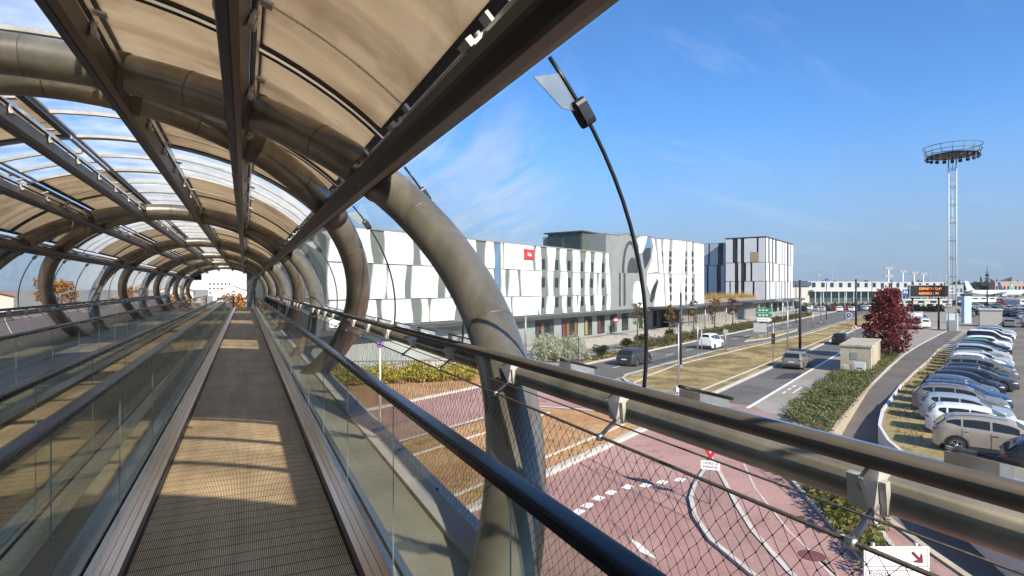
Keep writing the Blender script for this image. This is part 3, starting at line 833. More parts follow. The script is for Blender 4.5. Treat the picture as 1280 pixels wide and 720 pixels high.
L_ORG = leafmat('orange_leaves', [(.20,.07,.015),(.42,.17,.03),(.50,.26,.06),(.28,.11,.02)])
L_DRK = leafmat('dark_leaves', [(.012,.018,.008),(.03,.04,.015),(.045,.055,.02),(.02,.028,.012)])
L_PAL = leafmat('pale_leaves', [(.20,.22,.12),(.38,.40,.26),(.48,.50,.36),(.28,.29,.17)])
L_RUS = leafmat('russet_leaves', [(.10,.06,.02),(.24,.14,.045),(.32,.21,.08),(.16,.10,.035)])
L_STRAW = leafmat('straw_blades', [(.30,.19,.05),(.45,.30,.08),(.52,.36,.12),(.36,.22,.06)])
rnd = R
# red tree
tree('red_tree', 'deep red leafed tree standing in the hedge behind the concrete box', G(1111,449), 6.9, 2.95, .9, L_RED, random.Random(3), 105, 95, .23, limbs=12, taper=.78)
def bush(name, label, loc, rx, rz, lm, seed, n=900, size=.12, cat='shrub', group=None, rz0=None):
    r_ = random.Random(seed); t = thing(name, label, cat, loc, 0, group)
    m = MB()
    for k in range(8):
        a = 2*PI*k/8; m.tube([(0,0,0),(rx*.3*cos(a),rx*.3*sin(a),rz*.5),(rx*.6*cos(a),rx*.6*sin(a),rz*1.0)], [.03,.02,.008], 4)
    m.build('stem', BARK, t)
    m = MB()
    for k in range(10):
        a = r_.uniform(0,2*PI); q = r_.uniform(.2,.65)
        leaves(m, (rx*q*cos(a), rx*q*sin(a), rz*r_.uniform(.55,1.25)), rx*.5, rx*.5, rz*.55, n//10, size, r_)
    m.build('foliage', lm, t); return t
def hedge(name, label, poly, h, lm, seed, dens, size, cat='hedge', base=.1, hv=.35):
    """low planting filling a polygon in boulevard coordinates"""
    r_ = random.Random(seed); P = poly
    x0, x1 = min(p[0] for p in P), max(p[0] for p in P); y0, y1 = min(p[1] for p in P), max(p[1] for p in P)
    def inside(x, y):
        c = False
        for i in range(len(P)):
            a, b = P[i], P[i-1]
            if (a[1] > y) != (b[1] > y) and x < (b[0]-a[0])*(y-a[1])/(b[1]-a[1])+a[0]: c = not c
        return c
    cx, cy = sum(p[0] for p in P)/len(P), sum(p[1] for p in P)/len(P)
    o = RT(cx, cy); t = thing(name, label, cat, o); m = MB(); st = MB()
    n = int((x1-x0)*(y1-y0)*dens)
    for _ in range(n):
        x, y = r_.uniform(x0,x1), r_.uniform(y0,y1)
        if not inside(x, y): continue
        hh = h*(1-hv+hv*(math.sin(x*1.3+seed)*math.cos(y*1.7)+r_.random()))
        q = RT(x, y)-o; w = r_.uniform(.22,.42)
        leaves(m, (q.x,q.y,base+hh*.55), w, w, hh*.5, 26, size, r_, .3)
        if r_.random() < .15: st.tube([(q.x,q.y,0),(q.x+r_.uniform(-.1,.1),q.y,hh*.8)], [.014,.005], 4)
    m.build('foliage', lm, t); st.build('stem', BARK, t); return t
hedge('hedge', 'low dark green planting between the cycle path and the footpath', [(30.8,4.62),(34.6,7.3),(54.5,7.4),(54.8,5.3),(58,5.0),(58,7.4),(68,7.3),(80,5.1),(75,4.2),(51,4.6),(42,4.68)], .55, leafmat('hedge_leaves', [(.055,.075,.02),(.15,.17,.05),(.27,.26,.10),(.095,.11,.038)]), 5, 9, .13)
hedge('shrub_planting', 'bright green shrubs in the kerbed bed beside the red road', [tuple(p) for p in bed], .75, leafmat('bright_leaves', [(.04,.06,.012),(.13,.15,.03),(.24,.22,.05),(.08,.09,.02)]), 9, 8, .14)
hedge('hedge', 'yellow green hedge beyond the red road, left of the near ring', [toRT(q) for q in ((-2,45.5),(5,43.2),(16.5,41.6),(17.8,44.6),(5,46.6),(-2,48.5))], 1.25, L_YEL, 11, 9, .17)
hedge('shrub_planting', 'pale feathery shrubs in front of the grey ground floor', pxs((668,457),(738,452),(700,440),(668,442)), 2.1, L_PAL, 12, 9, .2)
hedge('shrub_planting', 'strip of mixed green shrubs along the verge of the far road', [(60,28.4),(60,29.8),(116,29.8),(116,28.4)], 1.0, L_OLV, 13, 5, .2)
hedge('shrub_planting', 'olive shrubs on the verge near the far end of the slatted canopy', [(120,28.2),(120,29.8),(168,29.8),(168,28.2)], .9, L_OLV, 15, 4, .24)
for i, (px, py, rx, rz, lab) in enumerate(((750,446,.95,.75,'dark round bush nearest the pale feathery shrubs on the verge'),(783,436,1.0,.8,'dark bush second from the left on the verge of the far road'),(802,431,1.1,.85,'dark bush just left of the curved glass joint on the verge'),(836,424,.9,.9,'dark bush just right of the curved glass joint on the verge'))):
    bush('round_bush', lab, G(px,py), rx, rz, L_DRK, 20+i, 1100, .16, 'bush', 'dark bushes along the verge')
for i, (px, py, h, r, lm, lab) in enumerate(((797,420,5.0,1.7,L_OLV,'small olive leafed tree in front of the wavy facade'),(837,414,4.3,1.1,L_RUS,'slim russet leafed young tree in front of the grey ground floor'),(867,411,5.0,1.2,L_RUS,'russet leafed young tree beside the start of the slatted canopy'),(893,409,5.2,1.5,leafmat('rust_leaves',[(.10,.04,.015),(.22,.10,.03),(.3,.15,.05)]),'rust leafed tree before the slatted canopy'),(916,406,5.4,1.5,leafmat('plum_leaves',[(.05,.015,.015),(.12,.03,.03),(.16,.05,.04)]),'plum leafed tree before the slatted canopy'))):
    tree('young_tree', lab, G(px,py), h, r, h*.38, lm, random.Random(40+i), 26, 40, .2, group='young trees along the hotel front', limbs=5)
sheet('soil_strip', [(-20,27.3),(39.5,27.3),(38,28.5)]+[toRT(q) for q in ((18.2,44.8),(5,46.9),(-10,50))], .006, ORNG)
# straw and weed tufts
def tufts(name, poly, n, h, lm, seed):
    r_ = random.Random(seed); m = MB(); P = poly
    x0, x1 = min(p[0] for p in P), max(p[0] for p in P); y0, y1 = min(p[1] for p in P), max(p[1] for p in P)
    for _ in range(n):
        x, y = r_.uniform(x0,x1), r_.uniform(y0,y1); c = False
        for i in range(len(P)):
            a, b = P[i], P[i-1]
            if (a[1] > y) != (b[1] > y) and x < (b[0]-a[0])*(y-a[1])/(b[1]-a[1])+a[0]: c = not c
        if not c: continue
        if math.sin(x*1.1+seed)+math.sin(y*2.3+x*.7)+r_.uniform(-1.4,1.4) < 0: continue
        q = RT(x,y,.01)
        for k in range(5):
            a = r_.uniform(0,2*PI); hh = h*r_.uniform(.5,1.3); w = hh*.12; d = Vector((cos(a),sin(a),0))*hh*r_.uniform(.2,.8)
            e = Vector((-sin(a),cos(a),0))*w
            m.add([q-e,q+e,q+d*.5+Vector((0,0,hh*.8)),], [(0,1,2)]); m.add([q,q+e,q+d+Vector((0,0,hh))], [(0,1,2)])
    return tag(m.build(name, lm), kind='stuff')
tufts('dry_grass', [(84,.85),(51,2.6),(39.8,2.8),(31.9,1.9),(28.6,.75),(40,1.05),(47,1.55),(75,-.4)], 2600, .16, L_STRAW, 1)
tufts('dry_grass', [(10,13.6),(29.2,13.6),(29,18),(10,18)], 2600, .14, L_STRAW, 2)
tufts('weeds', [(8,12.4),(29,12.5),(29,13.4),(8,13.4)], 900, .16, L_YEL, 3)
tufts('weeds', [(8,18.2),(28,18.2),(28,20.2),(8,20.2)], 900, .16, L_YEL, 6)
tufts('dry_grass', [(39,12.9),(41,19),(66,20.6),(95,17.8),(95,12.9)], 5200, .15, L_STRAW, 4)
tufts('weeds', [(40,27.5),(56,30.1),(110,30.1),(110,27.5)], 3000, .28, L_OLV, 8)
# distant treeline
r_ = random.Random(77); m = MB()
for k in range(300):
    a = rad(14+84*k/300+r_.uniform(-.2,.2)); d = r_.uniform(950,1250)
    leaves(m, (d*sin(a), d*cos(a), r_.uniform(3,10)), 22, 22, r_.uniform(6,11), 30, 9, r_, .2)
tag(m.build('distant_treeline', leafmat('far_leaves', [(.035,.045,.03),(.06,.07,.045),(.05,.06,.04)])), kind='stuff')

hedge('hedge', 'dark shrub strip between the crowded lots and the airfield', [toRT(q) for q in (W0(1196,150),W0(1290,150),W0(1290,156),W0(1196,156))], 1.6, L_OLV, 51, 1.2, .5)
hedge('hedge', 'dark shrub strip behind the message board posts', [toRT(q) for q in (W0(1098,170),W0(1180,170),W0(1180,178),W0(1098,178))], 2.0, L_DRK, 52, 1.2, .5)
hedge('hedge', 'low shrub strip in front of the terminal, beyond the median end', [toRT(q) for q in (W0(1000,190),W0(1090,200),W0(1090,208),W0(1000,198))], 1.8, L_OLV, 53, 1.0, .5)
# ================================================================== VEHICLES
def carpaint(name, col, metal=.35):
    return mat('paint_'+name, col, .34, metal, var=.04, scale=3, coat=.2)
PAINTS = dict(beige=carpaint('beige',(.42,.36,.29)), white=carpaint('white',(.72,.72,.71),0), silver=carpaint('silver',(.48,.48,.47),.3), ice=carpaint('ice_blue',(.33,.37,.41),.2),
  grey=carpaint('grey',(.21,.20,.19),.25), dark=carpaint('dark_grey',(.055,.058,.065),.4), black=carpaint('black',(.018,.018,.02),.2), navy=carpaint('navy',(.016,.021,.042),.2), blue=carpaint('blue',(.03,.07,.16),.2),
  steel=carpaint('steel_blue',(.10,.13,.17),.2), olive=carpaint('olive_grey',(.17,.16,.13),.25), red=carpaint('red',(.32,.02,.02),.1), green=carpaint('green',(.06,.22,.14),.1))
CARGL = mat('car_glass', (.015,.019,.022), .05, 0, var=.1, scale=2, spec=.5)
TYRE = mat('tyre', (.018,.018,.018), .8, var=.2, scale=8)
RIM = mat('alloy_rim', (.55,.56,.57), .3, .9, var=.08, scale=8)
PLAST = mat('black_plastic', (.03,.03,.03), .6, var=.1, scale=8)
LAMP = mat('lamp_lens', (.70,.72,.74), .12, .2, var=.1, scale=20)
TAIL = mat('tail_lens', (.35,.012,.012), .15, 0, var=.1, scale=20)
PLATE = plain('number_plate', (.7,.7,.66), .4)
SHAPES = {
 'suv': dict(L=4.45, W=1.84, prof=[(0,.60),(.02,.86),(.08,1.04),(.34,1.30),(.52,1.46),(.80,1.555),(1.5,1.615),(2.1,1.60),(2.6,1.53),(2.85,1.44),(3.45,1.06),(3.7,1.02),(4.15,.94),(4.36,.82),(4.43,.68),(4.45,.55)], belt=[(0,.98),(.3,1.15),(1.2,1.13),(3.4,1.0),(4.45,.9)], cab=(.09,3.42), rg=(.11,.44), ws=(2.88,3.40), pil=(.52,1.02,1.10,2.0,2.08,2.95), wx=(.86,3.52), r=.345, gc=.19),
 'hatch': dict(L=4.05, W=1.76, prof=[(0,.55),(.02,.80),(.07,.97),(.28,1.24),(.42,1.38),(.75,1.455),(1.3,1.48),(1.9,1.465),(2.3,1.40),(2.55,1.31),(3.15,.98),(3.4,.93),(3.8,.84),(3.98,.72),(4.04,.6),(4.05,.5)], belt=[(0,.9),(.3,1.0),(1.2,.98),(3.1,.90),(4.05,.8)], cab=(.08,3.12), rg=(.10,.40), ws=(2.58,3.10), pil=(.55,.85,.93,1.72,1.80,2.68), wx=(.74,3.24), r=.315, gc=.16),
 'estate': dict(L=4.62, W=1.82, prof=[(0,.55),(.02,.82),(.08,.98),(.36,1.27),(.52,1.38),(.95,1.445),(1.7,1.47),(2.3,1.455),(2.7,1.38),(2.95,1.29),(3.6,.98),(3.85,.94),(4.35,.84),(4.54,.72),(4.60,.6),(4.62,.5)], belt=[(0,.92),(.3,1.0),(1.2,.985),(3.5,.90),(4.62,.8)], cab=(.09,3.56), rg=(.12,.48), ws=(2.98,3.54), pil=(.6,1.15,1.23,2.08,2.16,3.06), wx=(.92,3.70), r=.325, gc=.16),
 'mpv': dict(L=4.6, W=1.85, prof=[(0,.58),(.02,.85),(.07,1.05),(.26,1.42),(.40,1.58),(.8,1.655),(1.6,1.69),(2.2,1.66),(2.7,1.55),(3.0,1.44),(3.75,1.05),(3.95,.98),(4.3,.87),(4.5,.74),(4.58,.62),(4.6,.5)], belt=[(0,1.0),(.3,1.12),(1.2,1.10),(3.7,.97),(4.6,.8)], cab=(.08,3.7), rg=(.09,.38), ws=(3.02,3.70), pil=(.5,1.1,1.18,2.08,2.16,3.12), wx=(.80,3.62), r=.325, gc=.17),
 'van': dict(L=4.4, W=1.84, prof=[(0,.6),(.02,1.1),(.05,1.5),(.12,1.72),(.3,1.79),(1.2,1.82),(2.2,1.80),(2.6,1.72),(2.85,1.58),(3.45,1.14),(3.7,1.06),(4.15,.93),(4.32,.8),(4.39,.65),(4.4,.5)], belt=[(0,1.05),(.3,1.10),(1.2,1.08),(3.4,1.0),(4.4,.85)], cab=(.06,3.42), rg=(.045,.12), ws=(2.88,3.42), pil=(.22,1.05,1.15,2.0,2.08,2.98), wx=(.72,3.48), r=.325, gc=.17),
}
def itp(pl, x):
    if x <= pl[0][0]: return pl[0][1]
    for i in range(1, len(pl)):
        if x <= pl[i][0]:
            a, b = pl[i-1], pl[i]; return a[1]+(b[1]-a[1])*(x-a[0])/(b[0]-a[0])
    return pl[-1][1]
def make_car(kind, name, label, cat, detail=True):
    S = SHAPES[kind]; L, W = S['L'], S['W']; hw = W/2
    root = thing(name, label, cat)
    def zt(x): return itp(S['prof'], x)
    def zb(x): return min(itp(S['belt'], x), zt(x)-.015)
    def pl(x):
        e = min(1, x/.55) if x < L/2 else min(1, (L-x)/.8)
        return hw*(.80+.20*math.sin(PI/2*max(0,e))**.7)
    def wr(x):
        h = zt(x)-zb(x); return max(.3, pl(x)*.965-.05-h*.42) if h > .12 else pl(x)*.90
    def bot(x):
        z = S['gc']+.0+(.12*max(0,1-x/.3) if x < .3 else 0)+(.06*max(0,1-(L-x)/.3) if x > L-.3 else 0)
        for w in S['wx']:
            rr = S['r']+.055; d = abs(x-w)
            if d < rr: z = max(z, S['r']+math.sqrt(rr*rr-d*d))
        return z
    n = 64 if detail else 26
    xs = sorted(set([L*i/n for i in range(n+1)]+[p[0] for p in S['prof']]+[w+q for w in S['wx'] for q in (-S['r']-.056,-S['r']-.03,-.15,0,.15,S['r']+.03,S['r']+.056)]))
    def section(x):
        b, z1, z2, w = bot(x), zb(x), zt(x), pl(x); r = wr(x)
        mid = b+(z1-b)*.45; b = min(b, z1-.02)
        sh = [(0,min(.35,b)),(w*.72,min(.35,b)),(w*.90,b),(w*.985,b+.015),(w*1.0,max(mid,b+.02)),(w*.992,b+(z1-b)*.8 if z1-b>.05 else z1-.01),(w*.965,z1),(r+.025,z2-.05 if z2-z1>.12 else z1+(z2-z1)*.6),(r-.06,z2-.012),(r*.5,z2+.012),(0,z2+.02)]
        return sh
    m = MB(); rows = []
    for x in xs:
        sec_ = section(x); rows.append([(x,y,z) for y,z in sec_]+[(x,-y,z) for y,z in reversed(sec_[1:-1])])
    m.grid(rows, wrap=True)
    m.smooth = True
    m.add(rows[0], [tuple(range(len(rows[0])))]); m.add(rows[-1], [tuple(reversed(range(len(rows[-1]))))])
    m.smooth = False
    body = m.build('body', PAINTS['grey'], root, sharp=38)
    body.material_slots[0].link = 'OBJECT'
    p = S['pil']
    def side_patch(xa, xb, s, lo=.12, hi=.84):
        k = 8; a, b = [], []
        for i in range(k+1):
            x = xa+(xb-xa)*i/k; z1, z2 = zb(x), zt(x)-.05
            y1, y2 = pl(x)*.965, wr(x)+.025
            h = max(.0, z2-z1)
            l_ = lo+(.38*max(0, 1-(x-p[0])/(p[1]-p[0])) if x < p[1] else 0)
            for f, l in ((min(l_, hi-.05), a), (hi, b)):
                l.append((x, s*(y1+(y2-y1)*f+.008), z1+h*f))
        return a, b
    def glass(rows_, flip):
        m = MB(); m.grid(rows_, flip=flip); return m
    wins = []
    p = S['pil']
    for s in (-1, 1):
        for i in (0, 2, 4):
            a, b = side_patch(p[i], p[i+1], s)
            if not detail and i > 0: continue
            if not detail: a, b = side_patch(p[0], p[5], s)
            wins.append(('window', glass([a,b], s < 0)))
    def cross(xa, xb):
        r = []
        for i in range(7):
            x = xa+(xb-xa)*i/6; w = (wr(x)-.07)
            r.append([(x+.0, w*q, zt(x)+.012+.012*(1-abs(q))+.008) for q in (-1,-.6,-.2,.2,.6,1)])
        return r
    wins.append(('windscreen', glass(cross(S['ws'][0]+.03, S['ws'][1]), False)))
    wins.append(('rear_window', glass([[(a[0]-.012,a[1],a[2]) for a in r] for r in cross(S['rg'][0], S['rg'][1])], False)))
    if detail:
        for nm, mm in wins: mm.build(nm, CARGL, root)
    else:
        M = MB()
        for nm, mm in wins: M.add(mm.v, mm.f)
        M.build('glazing', CARGL, root)
    r = S['r']
    for w in S['wx']:
        for s in (-1, 1):
            c = (w, s*(hw-.20), r)
            m = MB()
            pr = [(r*.66,0),(r*.9,-.005),(r*.985,.03),(r,.07),(r,.14),(r*.985,.18),(r*.9,.205),(r*.66,.20)]
            m.lathe([(a, s*b) for a, b in pr], 28 if detail else 12, c, 'y')
            m.mi = 1
            if not detail: m.lathe([(0,s*.19),(r*.66,s*.19)], 12, c, 'y')
            ty = m.build('wheel', [TYRE, RIM], root)
            if detail:
                m = MB(); m.lathe([(r*.62,s*.19),(r*.67,s*.203),(r*.68,s*.19),(r*.64,s*.12)], 28, c, 'y')
                m.lathe([(0,s*.185),(r*.16,s*.18),(r*.17,s*.14)], 14, c, 'y')
                for k in range(5):
                    a = 2*PI*k/5
                    for da in (-.16,.16):
                        p0 = Vector((c[0]+r*.1*cos(a), c[1]+s*.172, c[2]+r*.1*sin(a))); p1 = Vector((c[0]+r*.65*cos(a+da), c[1]+s*.182, c[2]+r*.65*sin(a+da)))
                        m.beam(p0, p1, .03, .03, (0,1,0))
                m.build('rim', RIM, ty)
                m = MB(); m.lathe([(0,s*.11),(r*.66,s*.11)], 20, c, 'y'); m.build('brake_disc', PLAST, ty)
    # dark underbody between the wheels
    m = MB(); m.box(.25, L-.25, -hw+.24, hw-.24, .17, .55); m.build('underbody', PLAST, root)
    def blob(c, rx, ry, rz, n=12):
        m = MB(); prof = [(cos(a), sin(a)) for a in [PI*(k/8-.5) for k in range(9)]]
        vs = [[(c[0]+rx*q*cos(2*PI*k/n), c[1]+ry*q*sin(2*PI*k/n), c[2]+rz*h) for k in range(n)] for q, h in prof]
        m.grid(vs, wrap=True); return m
    for s in (-1, 1):
        zl = itp(S['belt'], L)-.13
        blob((L-.26, s*(pl(L-.26)-.13), zl-.02), .22, .17, .075).build('headlight', LAMP, root)
        zr = zb(.12)-.05
        if kind in ('mpv','van'): blob((.10, s*(pl(.1)-.13), zr+.06), .075, .10, .13).build('tail_light', TAIL, root)
        else: blob((.14, s*(pl(.12)-.125), zr-.04), .145, .14, .07).build('tail_light', TAIL, root)
    if detail:
        m = MB()
        for x0, x1 in ((-.015,.16),(L-.14,L+.012)):
            w = pl(max(0,min(L,(x0+x1)/2)))*.93
            m.prism([(x0,-w,.26),(x1,-w*1.06,.26),(x1,w*1.06,.26),(x0,w,.26)], (0,0,.22))
        m.build('bumper', PLAST, root)
        MB().box(-.025,-.005,-.26,.26,.62,.72).build('number_plate', PLATE, root)
        for s in (-1, 1):
            x = S['ws'][1]-.35
            m = blob((x, s*(hw+.07), zb(x)+.07), .09, .085, .065); m.tube([(x,s*(hw-.04),zb(x)+.02),(x,s*(hw+.06),zb(x)+.05)], .02, 6)
            m.build('wing_mirror', PLAST, root)
            for x in (p[2]+.12, p[4]+.12):
                m = MB(); m.cbox((x, s*(pl(x)*.995+.012), zb(x)-.13), (.09,0,0), (0,.012,0), (0,0,.014)); m.build('door_handle', ALU, root)
            m = MB()
            for x in (p[2]-.04, p[4]-.04):
                m.cbox((x, s*(pl(x)*1.0+.001), (bot(x)+zb(x))/2+.02), (.005,0,0), (0,.004,0), (0,0,(zb(x)-bot(x))/2-.06))
            m.build('door_gap', BLACKM, root)
            if kind in ('suv','estate','mpv'):
                m = MB(); m.tube([(x, s*(wr(x)-.10), zt(x)+.05) for x in (.6,.75,1.2,1.8,2.4,2.6)], .014, 6); m.build('roof_rail', PLAST if kind == 'suv' else ALU, root)
            if kind in ('suv','mpv'):
                m = MB(); m.cbox(((S['wx'][0]+S['wx'][1])/2, s*(hw-.015), .30), (.93,0,0), (0,.03,0), (0,0,.085)); m.build('sill_trim', PLAST, root)
                for w in S['wx']:
                    m = MB(); R1, R2 = r+.045, r+.105
                    q1 = [(w+R1*cos(PI*k/14), s*(pl(w)+.004), r+R1*sin(PI*k/14)) for k in range(15)]; q2 = [(w+R2*cos(PI*k/14), s*(pl(w)+.004), r+R2*sin(PI*k/14)) for k in range(15)]
                    m.grid([q1,q2], smooth=False); m.build('arch_trim', PLAST, root)
    return root
def recolour(root, paint):
    for ch in root.children:
        if ch.name.split('.')[0] == 'body': ch.material_slots[0].link = 'OBJECT'; ch.material_slots[0].material = PAINTS[paint]
PROTO = {}
def put_car(kind, p, ang, paint, label, group=None, detail=True, name=None, cat='car', anchor=0.0):
    key = (kind, detail)
    if key not in PROTO:
        r = make_car(kind, name or 'parked_car', label, cat, detail); PROTO[key] = r
    else:
        r = copy_tree(PROTO[key]); r.name = name or 'parked_car'
    for k in ('group',):
        if k in r: del r[k]
    tag(r, label, cat, group)
    L = SHAPES[kind]['L']*anchor
    r.location = Vector(p)-Vector((cos(ang),sin(ang),0))*L; r.rotation_euler = (0,0,ang)
    recolour(r, paint); return r
AN = math.atan2(-UX, UY)                       # bays face away from the path
ROW = [(28.9,-1.6,'suv','black','black off-road car seen from behind, nearest the railing at the right edge'),
 (32.6,.55,'suv','beige','beige off-road car with five spoke wheels, near end of the parked row'),
 (36.0,.9,'hatch','white','white hatchback between the beige off-road car and the silver blue hatchback'),
 (39.2,1.25,'hatch','ice','silver blue hatchback between the white hatchback and the tall grey car'),
 (42.0,1.7,'suv','grey','tall grey off-road car with the rear nearest the footpath kerb'),
 (44.8,1.6,'estate','blue','blue estate car just beyond the tall grey off-road car'),
 (47.6,1.4,'hatch','steel','steel blue hatchback parked between a blue estate and a navy hatchback'),
 (50.4,1.0,'hatch','navy','navy hatchback three places before the olive grey people carrier'),
 (53.2,.7,'estate','dark','dark grey estate car two places before the olive grey people carrier'),
 (56.0,.3,'hatch','navy','navy hatchback right beside the olive grey people carrier, on its near side'),
 (58.9,.25,'mpv','olive','large olive grey people carrier in the middle of the parked row'),
 (62.0,.2,'estate','blue','bright blue estate car just beyond the olive grey people carrier'),
 (64.9,.0,'hatch','white','white hatchback between the bright blue estate and a silver one'),
 (67.7,-.1,'estate','silver','silver estate car between a white and a dark hatchback'),
 (70.5,-.2,'hatch','dark','dark grey hatchback in the far half of the parked row after a silver estate'),
 (73.3,-.35,'mpv','silver','silver people carrier in the far half of the parked row'),
 (76.1,-.5,'suv','black','black off-road car just beyond the silver people carrier'),
 (78.9,-.7,'hatch','steel','steel blue hatchback beyond the black off-road car'),
 (81.7,-.9,'estate','navy','navy estate car before the green hatchback'),
 (84.5,-1.1,'hatch','green','small green hatchback in the far half of the parked row'),
 (87.3,-1.4,'suv','white','white off-road car beyond the small green hatchback'),
 (90.1,-1.6,'estate','grey','grey estate car before the dark van'),
 (93.2,-1.9,'van','black','black van with high roof in the far part of the row'),
 (96.2,-2.1,'van','white','white van with high roof in the far part of the row'),
 (99.2,-2.4,'hatch','silver','silver hatchback just beyond the white van'),
 (102.0,-2.6,'suv','dark','dark grey off-road car near the far end of the row'),
 (105.0,-2.8,'estate','white','white estate car near the far end of the row'),
 (108.0,-3.1,'hatch','black','black hatchback third from the far end of the row'),
 (111.0,-3.3,'estate','silver','silver estate car second from the far end of the row'),
 (114.0,-3.5,'suv','ice','pale blue off-road car at the far end of the row by the beige kiosk')]
for i, (s, t, k, c, lab) in enumerate(ROW):
    put_car(k, RT(s,t), AN+R.uniform(-.02,.02), c, lab, 'cars parked in the row beside the footpath', s < 72)
AU = math.atan2(UY, UX)
put_car('hatch', RT(57.4,11.0), AU, 'grey', 'grey hatchback driving away on the near road, left of the concrete box', name='moving_car', anchor=.5)
put_car('van', RT(69.5,22.6), AU, 'white', 'white high roof family van driving on the far road', name='moving_van', cat='van', anchor=.5)
put_car('suv', RT(50.4,23.6), AU, 'dark', 'dark car on the far road, behind the curved glass joint', name='moving_car', anchor=.5)
put_car('hatch', RT(84.5,10.9), AU, 'black', 'black car half hidden by the red tree on the near road', name='moving_car', anchor=.5, detail=False)
def W(px, zc, z=None, py=None):
    d = ray(px, 360 if py is None else py); q = d*zc
    return Vector((q.x, q.y, (CAMH+q.z) if z is None else z))
# queue of traffic beyond the camper
rr = random.Random(5)
for i in range(7):
    k = rr.choice(['hatch','estate','suv','mpv']); c = ['white','silver','dark','navy','white','grey','red'][i]
    put_car(k, RT(131+i*7.2, 3.2+.45*i+rr.uniform(-.3,.3)), AU+PI, c, ['white car first in the queue behind the camper','silver car second in the queue behind the camper','dark car third in the queue behind the camper','navy car fourth in the queue behind the camper','white car fifth in the queue behind the camper','grey car sixth in the queue behind the camper','red car last in the queue behind the camper'][i], 'cars queuing beyond the camper', False, 'queuing_car')
cols = ['white','silver','grey','dark','navy','white','black','silver','red','ice']
for r_i in range(4):
    for j in range(11):
        s = 138+r_i*19+j*1.2; t = -9-j*2.9-r_i*1.0
        if rr.random() < .12: continue
        put_car(rr.choice(['hatch','estate','suv','mpv','van']), RT(s,t), AU+(PI if r_i % 2 else 0), cl_ := rr.choice(cols), '%s car in the %s row behind the beige kiosk, %s from the kiosk side' % (cl_, nth(r_i), nth(j)), 'cars in the lot behind the kiosk', False, 'distant_car')
for j in range(16):
    p = G(1004+j*7.5, 388.5+rr.uniform(-1.2,1.2))
    put_car(rr.choice(['hatch','estate','suv']), p, AU+rr.uniform(-.1,.1), cl_ := rr.choice(cols), 'tiny %s car in front of the white terminal, %s from the left' % (cl_, nth(j)), 'cars in front of the terminal', False, 'distant_car')
for k in range(84):
    px, py = rr.uniform(1118,1290), rr.choice([377.5,379.5,382,385,388,391.5,395.5])+rr.uniform(-.6,.6)
    if 1170 < px < 1212 and py > 386: continue
    if px < 1180 and py > 386: continue
    put_car(rr.choice(['hatch','estate','suv','mpv','van']), G(px,py), rr.choice([AU,AN,AU+PI]), cl_ := rr.choice(cols), 'tiny %s car in the crowded lots below the airliners' % cl_, 'cars in the lots below the airliners', False, 'distant_car')
# camper facing the camera
cv = thing('camper_van', 'white camper van with dark windscreen behind the red tree', 'camper van', RT(121.5,4.6), AU+PI)
m = MB(); m.prism([(-5.6,-1.08,.35),(.0,-1.08,.35),(.1,-1.08,1.0),(-.35,-1.08,1.75),(-.1,-1.08,2.3),(-.5,-1.08,2.85),(-5.6,-1.08,2.95)], (0,2.16,0)); m.build('body', PAINTS['white'], cv)
m = MB(); m.quad((.06,-.95,1.08),(.06,.95,1.08),(-.32,.9,1.78),(-.32,-.9,1.78)); m.build('windscreen', CARGL, cv)
for s in (-1,1):
    m = MB(); m.box(-2.6,-1.5,1.085*s-.01,1.085*s+.01,1.5,2.0); m.build('window', CARGL, cv)
    m = MB(); m.box(.02,.115,.62*s-.18,.62*s+.18,.75,.95); m.build('headlight', LAMP, cv)
    for x in (-.9,-4.3):
        m = MB(); m.lathe([(0,.02),(.34,.0),(.36,-.02),(.36,-.2),(0,-.2)] if s > 0 else [(0,-.02),(.34,0),(.36,.02),(.36,.2),(0,.2)], 16, (x, 1.06*s, .36), 'y'); m.build('wheel', TYRE, cv)
MB().box(.03,.125,-.9,.9,.36,.62).build('bumper', PLAST, cv)
